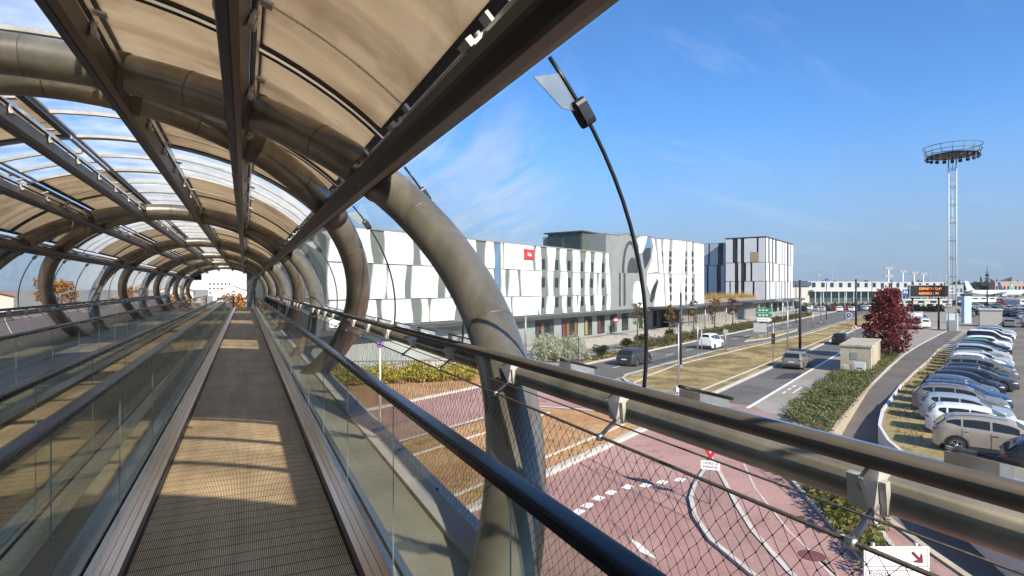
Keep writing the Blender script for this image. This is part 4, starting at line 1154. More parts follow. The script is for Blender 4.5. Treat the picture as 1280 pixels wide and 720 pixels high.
# ================================================================== BUILDINGS
HGRN = mat('green_grey_render', (.15,.175,.155), .6, var=.1, scale=.6, dirt=.15)
HWHT = mat('white_cladding', (.80,.80,.79), .42, .05, var=.04, scale=.5, dirt=.06)
HGRY = mat('grey_cladding', (.27,.28,.27), .5, .1, var=.1, scale=.5)
HBLU = mat('blue_glass', (.12,.22,.36), .12, .1, var=.25, scale=.4)
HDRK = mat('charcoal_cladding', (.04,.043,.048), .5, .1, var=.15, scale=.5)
HBASE = mat('grey_green_base', (.27,.30,.28), .65, var=.1, scale=.5, dirt=.15)
CANOP = mat('canopy_fascia', (.085,.085,.085), .5, .3, var=.15, scale=1)
SLAT = mat('pale_slats', (.50,.48,.44), .6, var=.12, scale=2)
WFR = plain('dark_window_frame', (.03,.03,.032), .4)
def fc(s, t, z): return RT(s, t, z)
class Facade:
    """builds on the plane t (front, facing the road) or on the plane s (end wall)"""
    def __init__(s, kind, d): s.k, s.d = kind, d
    def at(s, a, z, out=0.0):
        return RT(a, s.d-out, z) if s.k == 't' else RT(s.d-out, a, z)
    def px(s, px, py): return FT(px, py, s.d) if s.k == 't' else FS(px, py, s.d)
    def panel(s, m, pts, th=.12, base=0.0):    # pts: (a,z) outline
        a = [s.at(q[0], q[1], base) for q in pts]; off = s.at(0,0,base+th)-s.at(0,0,base)
        ar = sum(pts[i][0]*pts[(i+1)%len(pts)][1]-pts[(i+1)%len(pts)][0]*pts[i][1] for i in range(len(pts)))
        if (ar < 0) != (s.k == 's'): a.reverse()
        m.prism(list(reversed(a)), off)
    def wob(s, m, a0, a1, z0, z1, rnd, w=.12, th=.12, lean=.0):
        n = 5; L, Rr = [], []
        p, q = rnd.uniform(0,6), rnd.uniform(0,6); dl, dr = rnd.uniform(-lean,lean), rnd.uniform(-lean,lean)
        for i in range(n+1):
            f = i/n; z = z0+(z1-z0)*f
            L.append((a0+w*sin(p+f*3)+dl*f, z)); Rr.append((a1+w*sin(q+f*3)+dr*f, z))
        s.panel(m, L+list(reversed(Rr)), th)
    def window(s, parent, a0, a1, z0, z1, base=.02, mull=1):
        m = MB(); s.panel(m, [(a0,z0),(a1,z0),(a1,z1),(a0,z1)], .05, base)
        f = m.build('window', WFR, parent, world=True)
        m = MB(); g = .06*(1 if a1 > a0 else -1)
        for i in range(mull+1):
            b0 = a0+(a1-a0)*i/(mull+1); b1 = a0+(a1-a0)*(i+1)/(mull+1)
            s.panel(m, [(b0+g,z0+.06),(b1-g,z0+.06),(b1-g,z1-.06),(b0+g,z1-.06)], .012, base+.05)
        m.build('pane', DARKGL, f, world=True); return f
# ---- hotel, near wing
hr = random.Random(21)
TF = 42.0
fa = Facade('t', TF)
def cx1(x): return 560+x/4.5
def cy1(y): return 280+y/4.5
zt1 = fa.px(572,297.5)[1]; z12 = fa.px(640,337)[1]; z23 = fa.px(660,370.5)[1]; zb1 = fa.px(660,394)[1]
sL, sR = fa.px(408,350)[0], fa.px(762.5,350)[0]
hotel = thing('hotel_building', 'long white panelled hotel wing over a grey green ground floor with a red square sign', 'hotel', RT((sL+sR)/2, TF+6, 0))
m = MB(); a = fa.at(sL,3.55); m.obox(a, fa.at(sR,3.55)-a, RT(0,13,0)-RT(0,0,0), (0,0,zt1-3.55-.05)); m.build('upper_wall', HGRN, hotel, world=True)
m = MB(); a = fa.at(sL-6,0); m.obox(a+RT(0,.4,0), fa.at(fa.px(905,380)[0],0)-a, RT(0,12,0), (0,0,3.3)); m.build('ground_floor', HBASE, hotel, world=True)
m = MB(); a = RT(sL-6,TF-1.1,3.2); m.obox(a, RT(fa.px(905,380)[0],TF-1.1,3.2)-a, RT(0,14,0), (0,0,.42)); m.build('canopy', CANOP, hotel, world=True)
m = MB(); m.obox(fa.at(sL-.1,zt1-.05,.15), fa.at(sR+.1,0)-fa.at(sL-.1,0), RT(0,13.3,0), (0,0,.18)); m.build('roof_edge', HGRY, hotel, world=True)
m = MB(); tiers = (
 (z12+.05, zt1-.06, [(20,60),(95,110),(120,160),(205,258),(290,300),(310,480),(488,520),(555,598),(628,665),(695,740),(768,798),(820,862),(880,906)]),
 (z23+.05, z12-.05, [(190,260),(290,325),(335,395),(405,523),(557,592),(628,667),(700,740),(768,795),(818,832),(840,860),(888,908)]),
 (zb1, z23-.05, [(210,282),(290,355),(362,505),(512,522),(550,592),(640,668),(700,725),(732,740),(770,795),(820,862),(890,908)]))
for z0, z1, ps in tiers:
    for x0, x1 in ps:
        a0, a1 = fa.px(cx1(x0),360)[0], fa.px(cx1(x1),360)[0]
        g_ = .10*(1 if a1-a0 > 1 else .4); fa.wob(m, a0+g_, a1-g_, z0, z1, hr, .15, .14, .18)
    s = sL+.2; e = fa.px(cx1(ps[0][0]),360)[0]-.4
    while s < e-.5:
        w = hr.choice([.9,1.5,2.2,3.6]); w = min(w, e-s)
        fa.wob(m, s, s+w, z0, z1, hr, .16, .14, .2); s += w+hr.choice([.45,.9,1.3])
m.build('white_panel', HWHT, hotel, world=True)
m = MB()
a0, a1 = fa.px(cx1(262),360)[0], fa.px(cx1(286),360)[0]
fa.panel(m, [(a0,z23+1.4),(a1,z23+1.4),(a1,zt1-.1),(a0,zt1-.1)], .05); m.build('glass_strip', HBLU, hotel, world=True)
for (z0, z1, xs, (y0, y1)) in ((0,0,[(523,548),(600,621),(669,691),(740,760),(801,818),(863,879)],(192,258)),(0,0,[(525,546),(599,621),(668,690),(741,761),(798,816),(863,879)],(296,360)),(0,0,[(525,542),(600,622),(669,692),(741,764),(798,817),(864,881)],(408,474))):
    for i, (x0, x1) in enumerate(xs):
        a0, a1 = fa.px(cx1(x0),360)[0], fa.px(cx1(x1),360)[0]
        zz = [fa.px(cx1(535),cy1(y))[1] for y in (y1,y0)]
        d_ = (a1-a0)*.14; fa.window(hotel, a0+d_, a1-d_, zz[0]+.1, zz[1]-.1)
cur = [plain('orange_curtain',(.20,.10,.035)), plain('yellow_panel',(.30,.235,.06)), plain('red_panel',(.16,.035,.035)), plain('dark_panel',(.05,.045,.05))]
for x0, x1, cset in ((505,607,(3,0,None,3)),(653,742,(2,0,None,0)),(780,822,(1,None)),(853,893,(2,None)),(925,962,(3,None)),(990,1025,(None,)),(350,384,(None,)),(1085,1105,(None,)),(1165,1185,(None,))):
    a0, a1 = fa.px(cx1(x0),390)[0], fa.px(cx1(x1),390)[0]
    f2 = Facade('t', TF+.4)
    w = f2.window(hotel, a0, a1, .25, 2.75, .02, len(cset)-1 or 1)
    f2.window(hotel, a0, a1, 2.8, 3.12, .02, 1)
    m = MB(); k = len(cset)
    for i, c in enumerate(cset):
        if c is None: continue
        b0 = a0+(a1-a0)*i/k; b1 = a0+(a1-a0)*(i+.75)/k; m.mi = c
        f2.panel(m, [(b0+.1,.35),(b1-.05,.35),(b1-.05,2.5),(b0+.1,2.5)], .02, .09)
    if m.v: m.build('curtain', cur, w, world=True)
# set back roof block and link
s0, t0 = FT(728,290,46.5)[0], 46.5
ztp = FT(728,289.8,46.5)[1]; tL = FS(685,300,s0)[0]; sE = FT(772,300,46.5)[0]
m = MB(); a = RT(s0,t0,zt1-2); m.obox(a, RT(sE,t0,0)-RT(s0,t0,0), RT(s0,tL,0)-RT(s0,t0,0), (0,0,ztp-zt1+2)); m.build('roof_block', mat('dark_green_render',(.085,.105,.095),.6,var=.1), hotel, world=True)
fe = Facade('s', s0); m = MB()
for f0, f1 in ((.06,.5),(.58,.98)):
    fe.panel(m, [(t0+(tL-t0)*f0,zt1+.2),(t0+(tL-t0)*f1,zt1+.2),(t0+(tL-t0)*f1,ztp-.25),(t0+(tL-t0)*f0,ztp-.25)], .06)
m.build('dark_glazing', DARKGL, hotel, world=True)
m = MB(); a = RT(s0-.4,t0-.3,ztp); m.obox(a, RT(sE+.4,t0,0)-RT(s0-.4,t0,0), RT(0,tL+.6,0)-RT(0,t0-.3,0), (0,0,.2)); m.build('roof_edge', CANOP, hotel, world=True)
m = MB(); a = RT(sR+.02,45.0,3.6); m.obox(a, RT(FT(776,350,45)[0],45,0)-RT(sR+.02,45,0), RT(0,10,0), (0,0,zt1-3.2)); m.build('link_wall', HGRN, hotel, world=True)
fl_ = Facade('t', 45.0)
for z in (4.6,7.4,10.2): fl_.window(hotel, FT(765.5,350,45)[0], FT(769.5,350,45)[0], z, z+1.9)
def lattice(name, label, fac, px0, px1, py0, py1):
    a0, z1 = fac.px(px0,py0); a1, z0 = fac.px(px1,py1)
    o = thing(name, label, 'lattice panel', fac.at((a0+a1)/2, z0, .2))
    m = MB(); fac.panel(m, [(a0,z0),(a1,z0),(a1,z1),(a0,z1)], .06, .16); m.build('backing', mat('tan_lattice',(.48,.36,.20),.7,var=.15,scale=3), o, world=True)
    m = MB()
    for i in range(4):
        for j in range(5):
            b0 = a0+(a1-a0)*(i+.2)/4; b1 = a0+(a1-a0)*(i+.62)/4; c0 = z0+(z1-z0)*(j+.2)/5; c1 = z0+(z1-z0)*(j+.62)/5
            fac.panel(m, [(b0,c0),(b1,c0),(b1,c1),(b0,c1)], .02, .222)
    m.build('opening', plain('lattice_shadow_gap',(.09,.06,.04),.8), o, world=True)
lattice('lattice_panel', 'tan perforated square high on the link between the two white facades', Facade('t', 46.4), 762, 769.3, 295, 309)
# red square sign with white lettering
def text(body, loc, X, Y, size, mt, parent, name='lettering', ext=.006, align='CENTER', world=True):
    c = bpy.data.curves.new(name, 'FONT'); c.body = body; c.size = size; c.extrude = ext; c.align_x = align; c.align_y = 'CENTER'
    c.materials.append(mt); to = bpy.data.objects.new('tmp_text', c); COL.objects.link(to)
    bpy.context.view_layer.update()
    me = bpy.data.meshes.new_from_object(to.evaluated_get(bpy.context.evaluated_depsgraph_get())); me.name = name
    bpy.data.objects.remove(to); bpy.data.curves.remove(c)
    o = bpy.data.objects.new(name, me); COL.objects.link(o)
    if not me.materials: me.materials.append(mt)
    X, Y = Vector(X).normalized(), Vector(Y).normalized(); Z = X.cross(Y)
    M_ = Matrix((X,Y,Z)).transposed().to_4x4(); M_.translation = Vector(loc)-Vector(parent['_o']) if world else Vector(loc)
    o.parent = parent; o.matrix_local = M_; return o
a0, z1 = fa.px(653.3,311); a1, z0 = fa.px(665,324.8)
sg = thing('logo_sign', 'red square cushion shaped sign with white lettering on the white facade', 'sign', fa.at((a0+a1)/2, z0, .2))
m = MB(); pts = []
for i in range(32):
    f = i/8; k = int(f); f -= k
    c4 = [(a0,z0),(a1,z0),(a1,z1),(a0,z1)]; p, q = c4[k], c4[(k+1)%4]
    x, z = p[0]+(q[0]-p[0])*f, p[1]+(q[1]-p[1])*f; b = .10*sin(PI*f)*(1 if k%2 == 0 else 1)
    cxm, czm = (a0+a1)/2, (z0+z1)/2
    pts.append((x+(cxm-x)*b*.8, z+(czm-z)*b*.8))
fa.panel(m, pts, .18, .16); m.build('cushion', plain('sign_red',(.55,.03,.03),.35), sg, world=True)
Uv = Vector((UX,UY,0)); ZV = Vector((0,0,1))
text('ibis', fa.at((a0+a1)/2, (z0+z1)/2, .345), Uv, ZV, (z1-z0)*.56, WHITEP, sg, ext=.02)
m = MB(); fa.panel(m, [((a0+a1)/2-.25,z0+.42),((a0+a1)/2+.25,z0+.42),((a0+a1)/2+.25,z0+.5),((a0+a1)/2-.25,z0+.5)], .01, .341); m.build('underline', WHITEP, sg, world=True)
# ---- hotel, wavy wing
def cx2(x): return 750+x/5.12
def cy2(y): return 280+y/5.12
T2 = 43.2; fb = Facade('t', T2)
roof = [(38,64),(120,72),(172,60),(205,78),(235,82),(262,77),(300,75),(360,92),(440,98),(500,103),(560,110),(610,120),(662,129)]
top = [fb.px(cx2(x),cy2(y)) for x,y in roof]
zb2 = 3.62
wing = thing('hotel_building', 'tall wavy white hotel wing with swirling grey arcs and an undulating roofline', 'hotel', RT((top[0][0]+top[-1][0])/2, T2+6, 0))
m = MB(); fb.panel(m, [(top[0][0],zb2)]+[(top[-1][0],zb2)]+list(reversed(top)), .02, -.0)
o = [RT(s,T2,z) for s,z in top]; d = RT(0,12,0)
pts = [RT(top[0][0],T2,zb2)]+o+[RT(top[-1][0],T2,zb2)]
m = MB(); m.prism(pts, d); m.build('wall', HGRY, wing, world=True)
m = MB()
for i in range(len(top)-1):
    a, b = RT(top[i][0],T2-.12,top[i][1]+.0), RT(top[i+1][0],T2-.12,top[i+1][1]+.0); m.obox(a, b-a, RT(0,12.2,0), (0,0,.16))
m.build('roof_edge', HGRY, wing, world=True)
def P2(*pp): return [fb.px(cx2(x),cy2(y)) for x,y in pp]
m = MB()
WH = [[(360,97),(383,98),(388,180),(400,317),(378,317),(368,200)],[(404,99),(440,101),(436,200),(430,317),(408,317),(402,200)],[(464,103),(500,106),(499,200),(499,318),(452,318),(458,220)],[(503,106),(521,108),(524,200),(518,319),(505,319)],[(528,110),(546,112),(542,180),(536,320),(526,320)],[(557,113),(582,116),(580,200),(584,321),(558,321)],[(600,121),(642,128),(640,323),(598,322)],[(646,129),(660,131),(661,324),(645,323)],
 [(340,322),(400,322),(404,420),(412,528),(345,530),(352,450),(372,370)],[(412,323),(436,323),(440,420),(442,526),(420,527)],[(460,323),(512,323),(508,420),(510,522),(455,525)],[(518,324),(544,324),(538,420),(540,519),(520,521)],[(556,324),(584,324),(581,420),(583,516),(556,518)],[(606,325),(645,326),(644,513),(604,515)],[(650,326),(661,327),(662,511),(650,512)],
 [(240,90),(264,80),(298,78),(290,118),(274,160),(262,185),(248,190),(246,150),(238,118)],[(326,90),(340,92),(356,180),(364,305),(300,316),(330,240),(338,160)],[(228,370),(244,366),(262,392),(282,440),(290,500),(290,534),(212,538),(210,470),(214,400)],[(300,322),(364,318),(352,360),(330,405),(314,450),(300,400)]]
for poly in WH: fb.panel(m, P2(*poly), .16)
m.build('white_panel', HWHT, wing, world=True)
m = MB()
def arc(cx, cy, rx, ry, th, a0=0, a1=180, n=16):
    o = [(cx+rx*cos(rad(a0+(a1-a0)*k/n)), cy-ry*sin(rad(a0+(a1-a0)*k/n))) for k in range(n+1)]
    i = [(cx+(rx-th)*cos(rad(a0+(a1-a0)*k/n)), cy-(ry-th*1.6)*sin(rad(a0+(a1-a0)*k/n))) for k in range(n+1)]
    for k in range(n): fb.panel(m, P2(o[k],o[k+1],i[k+1],i[k]), .05)
arc(192,312,52,205,14); arc(206,312,32,98,31)
for poly in ([(122,314),(131,314),(131,525),(122,526)],[(150,314),(162,314),(162,520),(150,521)],[(245,505),(250,480),(262,476),(276,482),(284,505),(284,535),(245,537)]): fb.panel(m, P2(*poly), .05)
m.build('dark_arc', mat('dark_arc_cladding',(.07,.075,.08),.4,.2), wing, world=True)
m = MB(); fb.panel(m, P2((300,84),(320,82),(326,150),(290,155)), .05); m.build('sky_window', HBLU, wing, world=True)
m = MB(); fb.panel(m, P2((272,190),(290,155),(326,152),(322,215),(300,265),(286,290),(278,240)), .05); m.build('swirl_window', DARKGL, wing, world=True)
m = MB(); fb.panel(m, P2((372,355),(376,372),(360,440),(345,480),(330,505),(318,490),(330,430),(350,385)), .05); m.build('swirl_window', DARKGL, wing, world=True)
for x0, x1 in ((388,401),(443,456),(542,554),(584,597)):
    for y in (175,225,270,345,400,455):
        (a0,z1),(a1,z0) = fb.px(cx2(x0),cy2(y)), fb.px(cx2(x1),cy2(y+34)); fb.window(wing, a0, a1, z0, z1, .02, 1)
# ---- far block
TC = 41.7
sC, _ = FT(957,394,TC); sC = float(sC)
zT = FS(957,296.3,sC)[1]; fE = Facade('s', sC); tEnd = FS(907,330,sC)[0]; fF = Facade('t', TC); sEnd = FT(991,330,TC)[0]
blk = thing('hotel_building', 'far tall block with shaded grey end wall and striped white front', 'hotel', RT(sC,TC,0))
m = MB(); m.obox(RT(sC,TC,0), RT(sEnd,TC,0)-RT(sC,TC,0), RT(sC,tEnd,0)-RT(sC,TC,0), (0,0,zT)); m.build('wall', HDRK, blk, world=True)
m = MB(); m.obox(RT(sC-.2,TC-.2,zT), RT(sEnd+.2,TC,0)-RT(sC-.2,TC,0), RT(sC,tEnd+.2,0)-RT(sC,TC-.2,0), (0,0,.25)); m.build('roof_edge', CANOP, blk, world=True)
m = MB()
zz = [FS(957,y,sC)[1] for y in (cy2(84),cy2(244),cy2(366),cy2(486))]
zz[0] = zT-.1
for (z1, z0), cols_ in (((zz[0],zz[1]),[(806,848),(882,900),(924,1002),(1016,1056)]),((zz[1],zz[2]),[(806,862),(886,902),(936,962),(976,1056)]),((zz[2],zz[3]-6),[(806,828),(838,862),(888,902),(926,976),(990,1056)])):
    for x0, x1 in cols_:
        fE.panel(m, [(FS(cx2(x0),330,sC)[0],z0+.08),(FS(cx2(x1),330,sC)[0],z0+.08),(FS(cx2(x1),330,sC)[0],z1-.08),(FS(cx2(x0),330,sC)[0],z1-.08)], .2)
m.build('end_panel', mat('shaded_white_cladding',(.66,.66,.66),.5,.05,var=.06,scale=.4,dirt=.08), blk, world=True)  # white cladding made greyer, the end wall's shade put into its colour
m = MB(); q = random.Random(4)
for (z1, z0) in ((zz[0],zz[1]),(zz[1],zz[2]),(zz[2],2)):
    s = sC+.3; tot = sEnd-sC
    for k in range(9):
        w = tot/9*q.uniform(.45,.68); b = sC+tot*k/9+q.uniform(0,.3)*tot/9
        fF.panel(m, [(b,z0+.08),(b+w,z0+.08),(b+w,z1-.08),(b,z1-.08)], .2)
m.build('front_panel', HWHT, blk, world=True)
for x0, x1 in ((852,878),(904,922)):
    for k in range(7):
        y = 150+k*46; z1 = FS(957,cy2(y),sC)[1]-.2
        if z1 < 6: continue
        fE.window(blk, FS(cx2(x0),330,sC)[0], FS(cx2(x1),330,sC)[0], z1-1.6, z1)
lattice('lattice_panel', 'tan perforated square on the shaded end wall of the far block', fE, 938, 948, 315, 327.5)
m = MB(); sA = sC+3; tA0, tA1 = FS(906,330,sA)[0], FS(878.5,330,sA)[0]; zA = FS(890,304,sA)[1]
annex = thing('hotel_building', 'lower bluish grey block between the wavy wing and the far block', 'hotel', RT(sA,tA0,0))
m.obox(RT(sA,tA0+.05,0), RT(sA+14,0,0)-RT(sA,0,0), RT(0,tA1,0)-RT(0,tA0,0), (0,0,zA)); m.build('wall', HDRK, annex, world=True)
fA = Facade('s', sA); m = MB()
for z0, z1, cols_ in ((FS(890,cy2(262),sA)[1],zA-.1,[(662,694),(704,756),(790,802)]),(5,FS(890,cy2(266),sA)[1],[(664,684),(696,748),(776,800)])):
    for x0, x1 in cols_:
        b0, b1 = FS(cx2(x0),330,sA)[0], FS(cx2(x1),330,sA)[0]; fA.panel(m, [(b0,z0),(b1,z0),(b1,z1),(b0,z1)], .2)
m.build('end_panel', mat('shade_tinted_cladding',(.42,.46,.52),.4,.15,var=.08,scale=.4), annex, world=True)  # bluish cast of the shaded side put into the cladding colour
for k in range(5):
    z1 = zA-3-k*3.0; fA.window(annex, FS(cx2(759),330,sA)[0], FS(cx2(774),330,sA)[0], z1-1.7, z1)
# terrace building with straw grasses and the slatted canopy
sT0, sT1 = FT(880,375,44)[0], FT(953,375,44)[0]
low = thing('terrace_building', 'low brown walled building topped by straw coloured grasses', 'building', RT(sT0,44,0))
m = MB(); m.obox(RT(sT0,44,0), RT(sT1,0,0)-RT(sT0,0,0), RT(0,14,0), (0,0,4.6)); m.build('wall', mat('brown_wall',(.26,.20,.14),.8,var=.1,scale=.5), low, world=True)
m = MB(); r_ = random.Random(31)
for k in range(1500):
    s, t = r_.uniform(sT0+.5,sT1-.5), r_.uniform(44.2,47); h = r_.uniform(.7,1.9)*(1 if sin(s*.5)>-.3 else .6); p = RT(s,t,4.6); e = RT(.12,0)*1.0; q = Vector((r_.uniform(-.4,.4),r_.uniform(-.4,.4),h))
    m.add([p-e,p+e,p+q], [(0,1,2)])
m.build('grasses', L_STRAW, low, world=True)
canopy = thing('slatted_canopy', 'long dark flat canopy on a screen of pale upright slats', 'canopy', RT(FT(840,377,38)[0],38,0))
sK0, sK1 = FT(840,377,37)[0], FT(1003,373,37)[0]
m = MB(); m.obox(RT(sK0,36.2,3.55), RT(sK1,0,0)-RT(sK0,0,0), RT(0,5.2,0), (0,0,.38)); m.build('roof_slab', CANOP, canopy, world=True)
m = MB(); s = sK0+8
while s < FT(958,385,38)[0]:
    l = r_.uniform(-.25,.25); a = RT(s,38.2,0); m.beam(a, a+RT(l,0,0)+Vector((0,0,3.54)), .28, .1, (UX,UY,0)); s += r_.uniform(.6,1.3)
m.build('slat_screen', SLAT, canopy, world=True)
m = MB(); a = RT(sK0+7,40.2,0); m.obox(a, RT(FT(960,385,40.2)[0],40.2,0)-a, RT(0,.3,0), (0,0,3.5)); m.build('recess_shade_panel', mat('painted_recess_shade',(.06,.055,.05),.8), canopy, world=True)  # dark panel added, its colour stands in for the shade behind the slats
m = MB()
for k in range(9):
    s = sK0+3+(sK1-sK0-5)*k/8; m.tube([RT(s,36.8,0),RT(s,36.8,3.55)], .09, 8)
m.build('post', GALV, canopy, world=True)
m = MB(); m.obox(RT(FT(962,390,39)[0],39,0), RT(FT(1002,390,39)[0],0,0)-RT(FT(962,390,39)[0],0,0), RT(0,2,0), (0,0,3.2)); m.build('glazed_wall', HBASE, canopy, world=True)
fK = Facade('t', 39.0)
for x in (966,974,983,993): fK.window(canopy, FT(x,390,39)[0], FT(x+5,390,39)[0], .5, 2.9)
# ---- airport terminal
term = thing('airport_terminal', 'long low white terminal with a notched roof storey above a glazed hall', 'terminal', W(1010,300,0))
def wl(px, zc, z): return W(px, zc, z)
TP0, TP1 = W(1012,285,0), W(1182,335,0)
tv = TP1-TP0; tl = tv.length; tu = tv.normalized(); tn = Vector((-tu.y,tu.x,0));
if tn.dot(Vector((CS,CC,0))) < 0: tn = -tn
def tbox(m, a0, a1, d0, d1, z0, z1): m.obox(TP0+tu*a0+tn*d0+ZV*z0, tu*(a1-a0), tn*(d1-d0), ZV*(z1-z0))
m = MB(); tbox(m, 0, tl, 1, 30, 6.2, 10.6); m.build('roof_storey', mat('terminal_white',(.36,.36,.365),.6), term, world=True)
m = MB(); tbox(m, -1, tl+2, -3, 31, 5.5, 6.2); m.build('roof_slab', PALEW, term, world=True)
m = MB(); tbox(m, 0, tl, 2, 30, 0, 5.5); m.build('hall_glazing', mat('terminal_glass',(.05,.09,.085),.15,.1,var=.5,scale=.12,spec=.8), term, world=True)
for k in range(17):
    m = MB(); a = 3+k*tl/17; tbox(m, a, a+2.6, .9, 1.3, 7.6, 9.9); m.build('notch_window', DARKGL, term, world=True)
m = MB()
for k in range(20): a = 1+k*tl/20; tbox(m, a, a+.35, -2.4, -2.0, 0, 5.5)
m.build('columns', PALEW, term, world=True)
m = MB(); tbox(m, -16, -.1, 0, 25, 0, 8.2); m.build('side_hall', mat('beige_hall',(.42,.40,.36),.8), term, world=True)
m = MB(); tbox(m, -18, 0, -1, 26, 8.2, 10.2); m.build('dark_fascia', mat('navy_fascia',(.06,.08,.12),.5), term, world=True)
# ---- buildings beyond the far mouth of the tube and on the far side
def house(x, y, w, d, h, rh, wall, roofc, label, rz=0., nw=3, name='house'):
    t = thing(name, label, 'house', (x,y,0), rz)
    m = MB(); m.box(-w/2,w/2,-d/2,d/2,0,h)
    m.prism([(-w/2,-d/2,h),(w/2,-d/2,h),(0,-d/2,h+rh)], (0,d,0)); m.build('wall', wall, t)
    m = MB()
    for s in (-1,1): m.prism([(s*(w/2+.4),-d/2-.4,h-.25),(0,-d/2-.4,h+rh+.1),(0,-d/2-.4,h+rh+.35),(s*(w/2+.4),-d/2-.4,h)], (0,d+.8,0))
    rf = m.build('roof', roofc, t); m = MB(); m.box(w*.2,w*.2+.7,0,.7,h+rh*.3,h+rh+1.0); m.build('chimney', wall, rf)
    for k in range(nw):
        for z in ([1.0,3.8] if h > 5 else [1.0]):
            x0 = -w/2+w*(k+.3)/nw; m = MB(); m.box(x0,x0+w*.4/nw,-d/2-.06,-d/2-.005,z,z+1.3); m.build('window', DARKGL, t)
    return t
TILE = mat('red_roof_tiles', (.32,.12,.07), .8, var=.2, scale=1.5); CRM = mat('cream_render', (.60,.53,.44), .85, var=.08, scale=.5); WHR = mat('white_render',(.76,.75,.73),.8,var=.05,scale=.5)
for a in ((-31,330,16,12,5.5,3.0,CRM,TILE,'cream house with red tiled roof, leftmost beyond the far mouth of the tube'),(-6,345,18,12,5.0,3.2,WHR,TILE,'white house with red tiled roof seen through the middle of the far tube mouth'),(12,320,13,11,5.5,2.6,CRM,TILE,'cream house with red tiled roof, rightmost beyond the far mouth of the tube')): house(*a)
ob = thing('office_block', 'plain white flat roofed block on the skyline beyond the far tube mouth', 'building', (-20,600,0))
MB().box(-10,10,-8,8,0,17.5).build('wall', WHR, ob); MB().box(-10.5,10.5,-8.5,8.5,17.5,18.2).build('roof_edge', PALEW, ob)
for k in range(6):
    for z in (2,6,10): MB().box(-9.4+k*3.2,-7.8+k*3.2,-8.08,-8.01,z,z+1.8).build('window', DARKGL, ob)
q = random.Random(8)
for i, (x, y, h, r, lab) in enumerate(((-23,96,8.3,3.6,'orange leafed tree, leftmost beyond the far mouth of the tube'),(-15,100,7.3,3.4,'orange leafed tree, second from left beyond the far tube mouth'),(-8,92,5.9,3.0,'low orange tree left of centre beyond the far tube mouth'),(-1.5,96,6.1,3.0,'low orange tree in the centre beyond the far tube mouth'),(4,98,6.2,3.0,'low orange tree right of centre beyond the far tube mouth'),(10,103,6.6,3.2,'orange leafed tree, rightmost beyond the far tube mouth'))):
    tree('autumn_tree', lab, (x,y,0), h, r, h*.2, L_ORG, random.Random(60+i), 50, 34, .42, group='autumn trees beyond the far tube mouth', limbs=5)
# far side of the tube: glass office, shed and trees
off_ = thing('glass_office', 'long grey glazed office seen blurred through the far wall of the tube', 'building', (-75,40,0))
m = MB(); m.box(-12,12,-60,75,0,13); m.build('wall', mat('office_cladding',(.36,.39,.43),.5,.2,var=.2,scale=.15), off_)
for k in range(22):
    for z in (1.2,4.4,7.6): MB().box(12.01,12.08,-58+k*6,-54+k*6,z,z+2.0).build('window', HBLU if k % 3 else DARKGL, off_)
MB().box(-12.4,12.4,-60.4,75.4,13,13.5).build('roof_edge', CANOP, off_)
house(-46,118,22,14,6,3,CRM,TILE,'cream house with red roof to the left of the tube, beyond the glazed office', .4)
for i in range(7):
    tree('roadside_tree', '%s leafy tree from the near end, between the tube and the glazed office' % nth(i), (-52-3*(i%2),12+14*i,0), 6.5+1.5*(i%3), 2.7, 1.8, [L_OLV,L_GRN,L_OLV][i%3], random.Random(80+i), 30, 34, .4, group='trees along the far side of the footbridge', limbs=5)
for i in range(12):
    put_car(rr.choice(['hatch','estate','suv']), (-22-(i%2)*7,16+6*i,0), PI/2, cl_ := rr.choice(cols), '%s car on the road along the far side of the footbridge, %s from near end' % (cl_, nth(i)), 'cars on the far side of the footbridge', False, 'distant_car')
sheet('far_side_road', [(-60,-40),(-14,-40),(-14,200),(-60,200)], .002, ASPH, False)
# ================================================================== STREET FURNITURE
def pole(name, label, loc, h, r, mt, cat='lamp post', group=None, arms=None, base=True):
    t = thing(name, label, cat, loc, 0, group)
    m = MB(); m.tube([(0,0,0),(0,0,h*.5),(0,0,h)], [r,r*.92,r*.8], 10); m.build('shaft', mt, t)
    if base:
        m = MB(); m.lathe([(0,0),(r*2.2,0),(r*2.2,.03),(r*1.5,.06),(r*1.25,.3),(0,.3)], 12, (0,0,.0)); m.build('base_collar', GALV, t)
    for (z, l, up, az) in (arms or []):
        m = MB(); d = Vector((cos(az),sin(az),0))
        m.tube([(0,0,z),d*l*.5+ZV*(z+up*.7),d*l+ZV*(z+up)], r*.45, 6)
        ar = m.build('arm', mt, t)
        m = MB(); e = d*l+ZV*(z+up); m.cbox(e+d*.12-ZV*.02, d*.28, Vector((-d.y,d.x,0))*.09, ZV*.04); m.build('lamp_head', POLEDK, ar)
    return t
def ztop(base, py):
    zc = base.x*CS+base.y*CC; return CAMH+(360-py)/FPX*zc
def pxpole(name, label, px, pyb, pyt, r, mt, **k):
    b = G(px, pyb); return pole(name, label, b, ztop(b, pyt), r, mt, **k)
pxpole('tall_post', 'tall black post on the median, left of the grey hatchback driving away', 1000, 439, 350, .15, POLEDK, cat='post')
pxpole('tall_post', 'tall black post just left of the red tree', 1070, 411, 349, .19, POLEDK, cat='post')
AR = math.atan2(-CS, CC)
pxpole('tall_post', 'black post with short cross arms on the median near the curved glass joint', 851, 460, 366, .11, POLEDK, cat='post', arms=[(4.0,1.1,.15,AR),(4.0,1.1,.15,AR+PI)])
g = pxpole('lamp_post', 'slim grey post with a white box at its foot beside the cross armed post', 848, 495, 404, .055, GALV)
MB().box(-.28,.1,-.12,.12,.31,.62).build('foot_box', PALEW, g)
pxpole('lamp_post', 'thick grey post in front of the hotel ground floor', 657, 446, 393, .13, mat('grey_post',(.30,.30,.31),.5,.4))
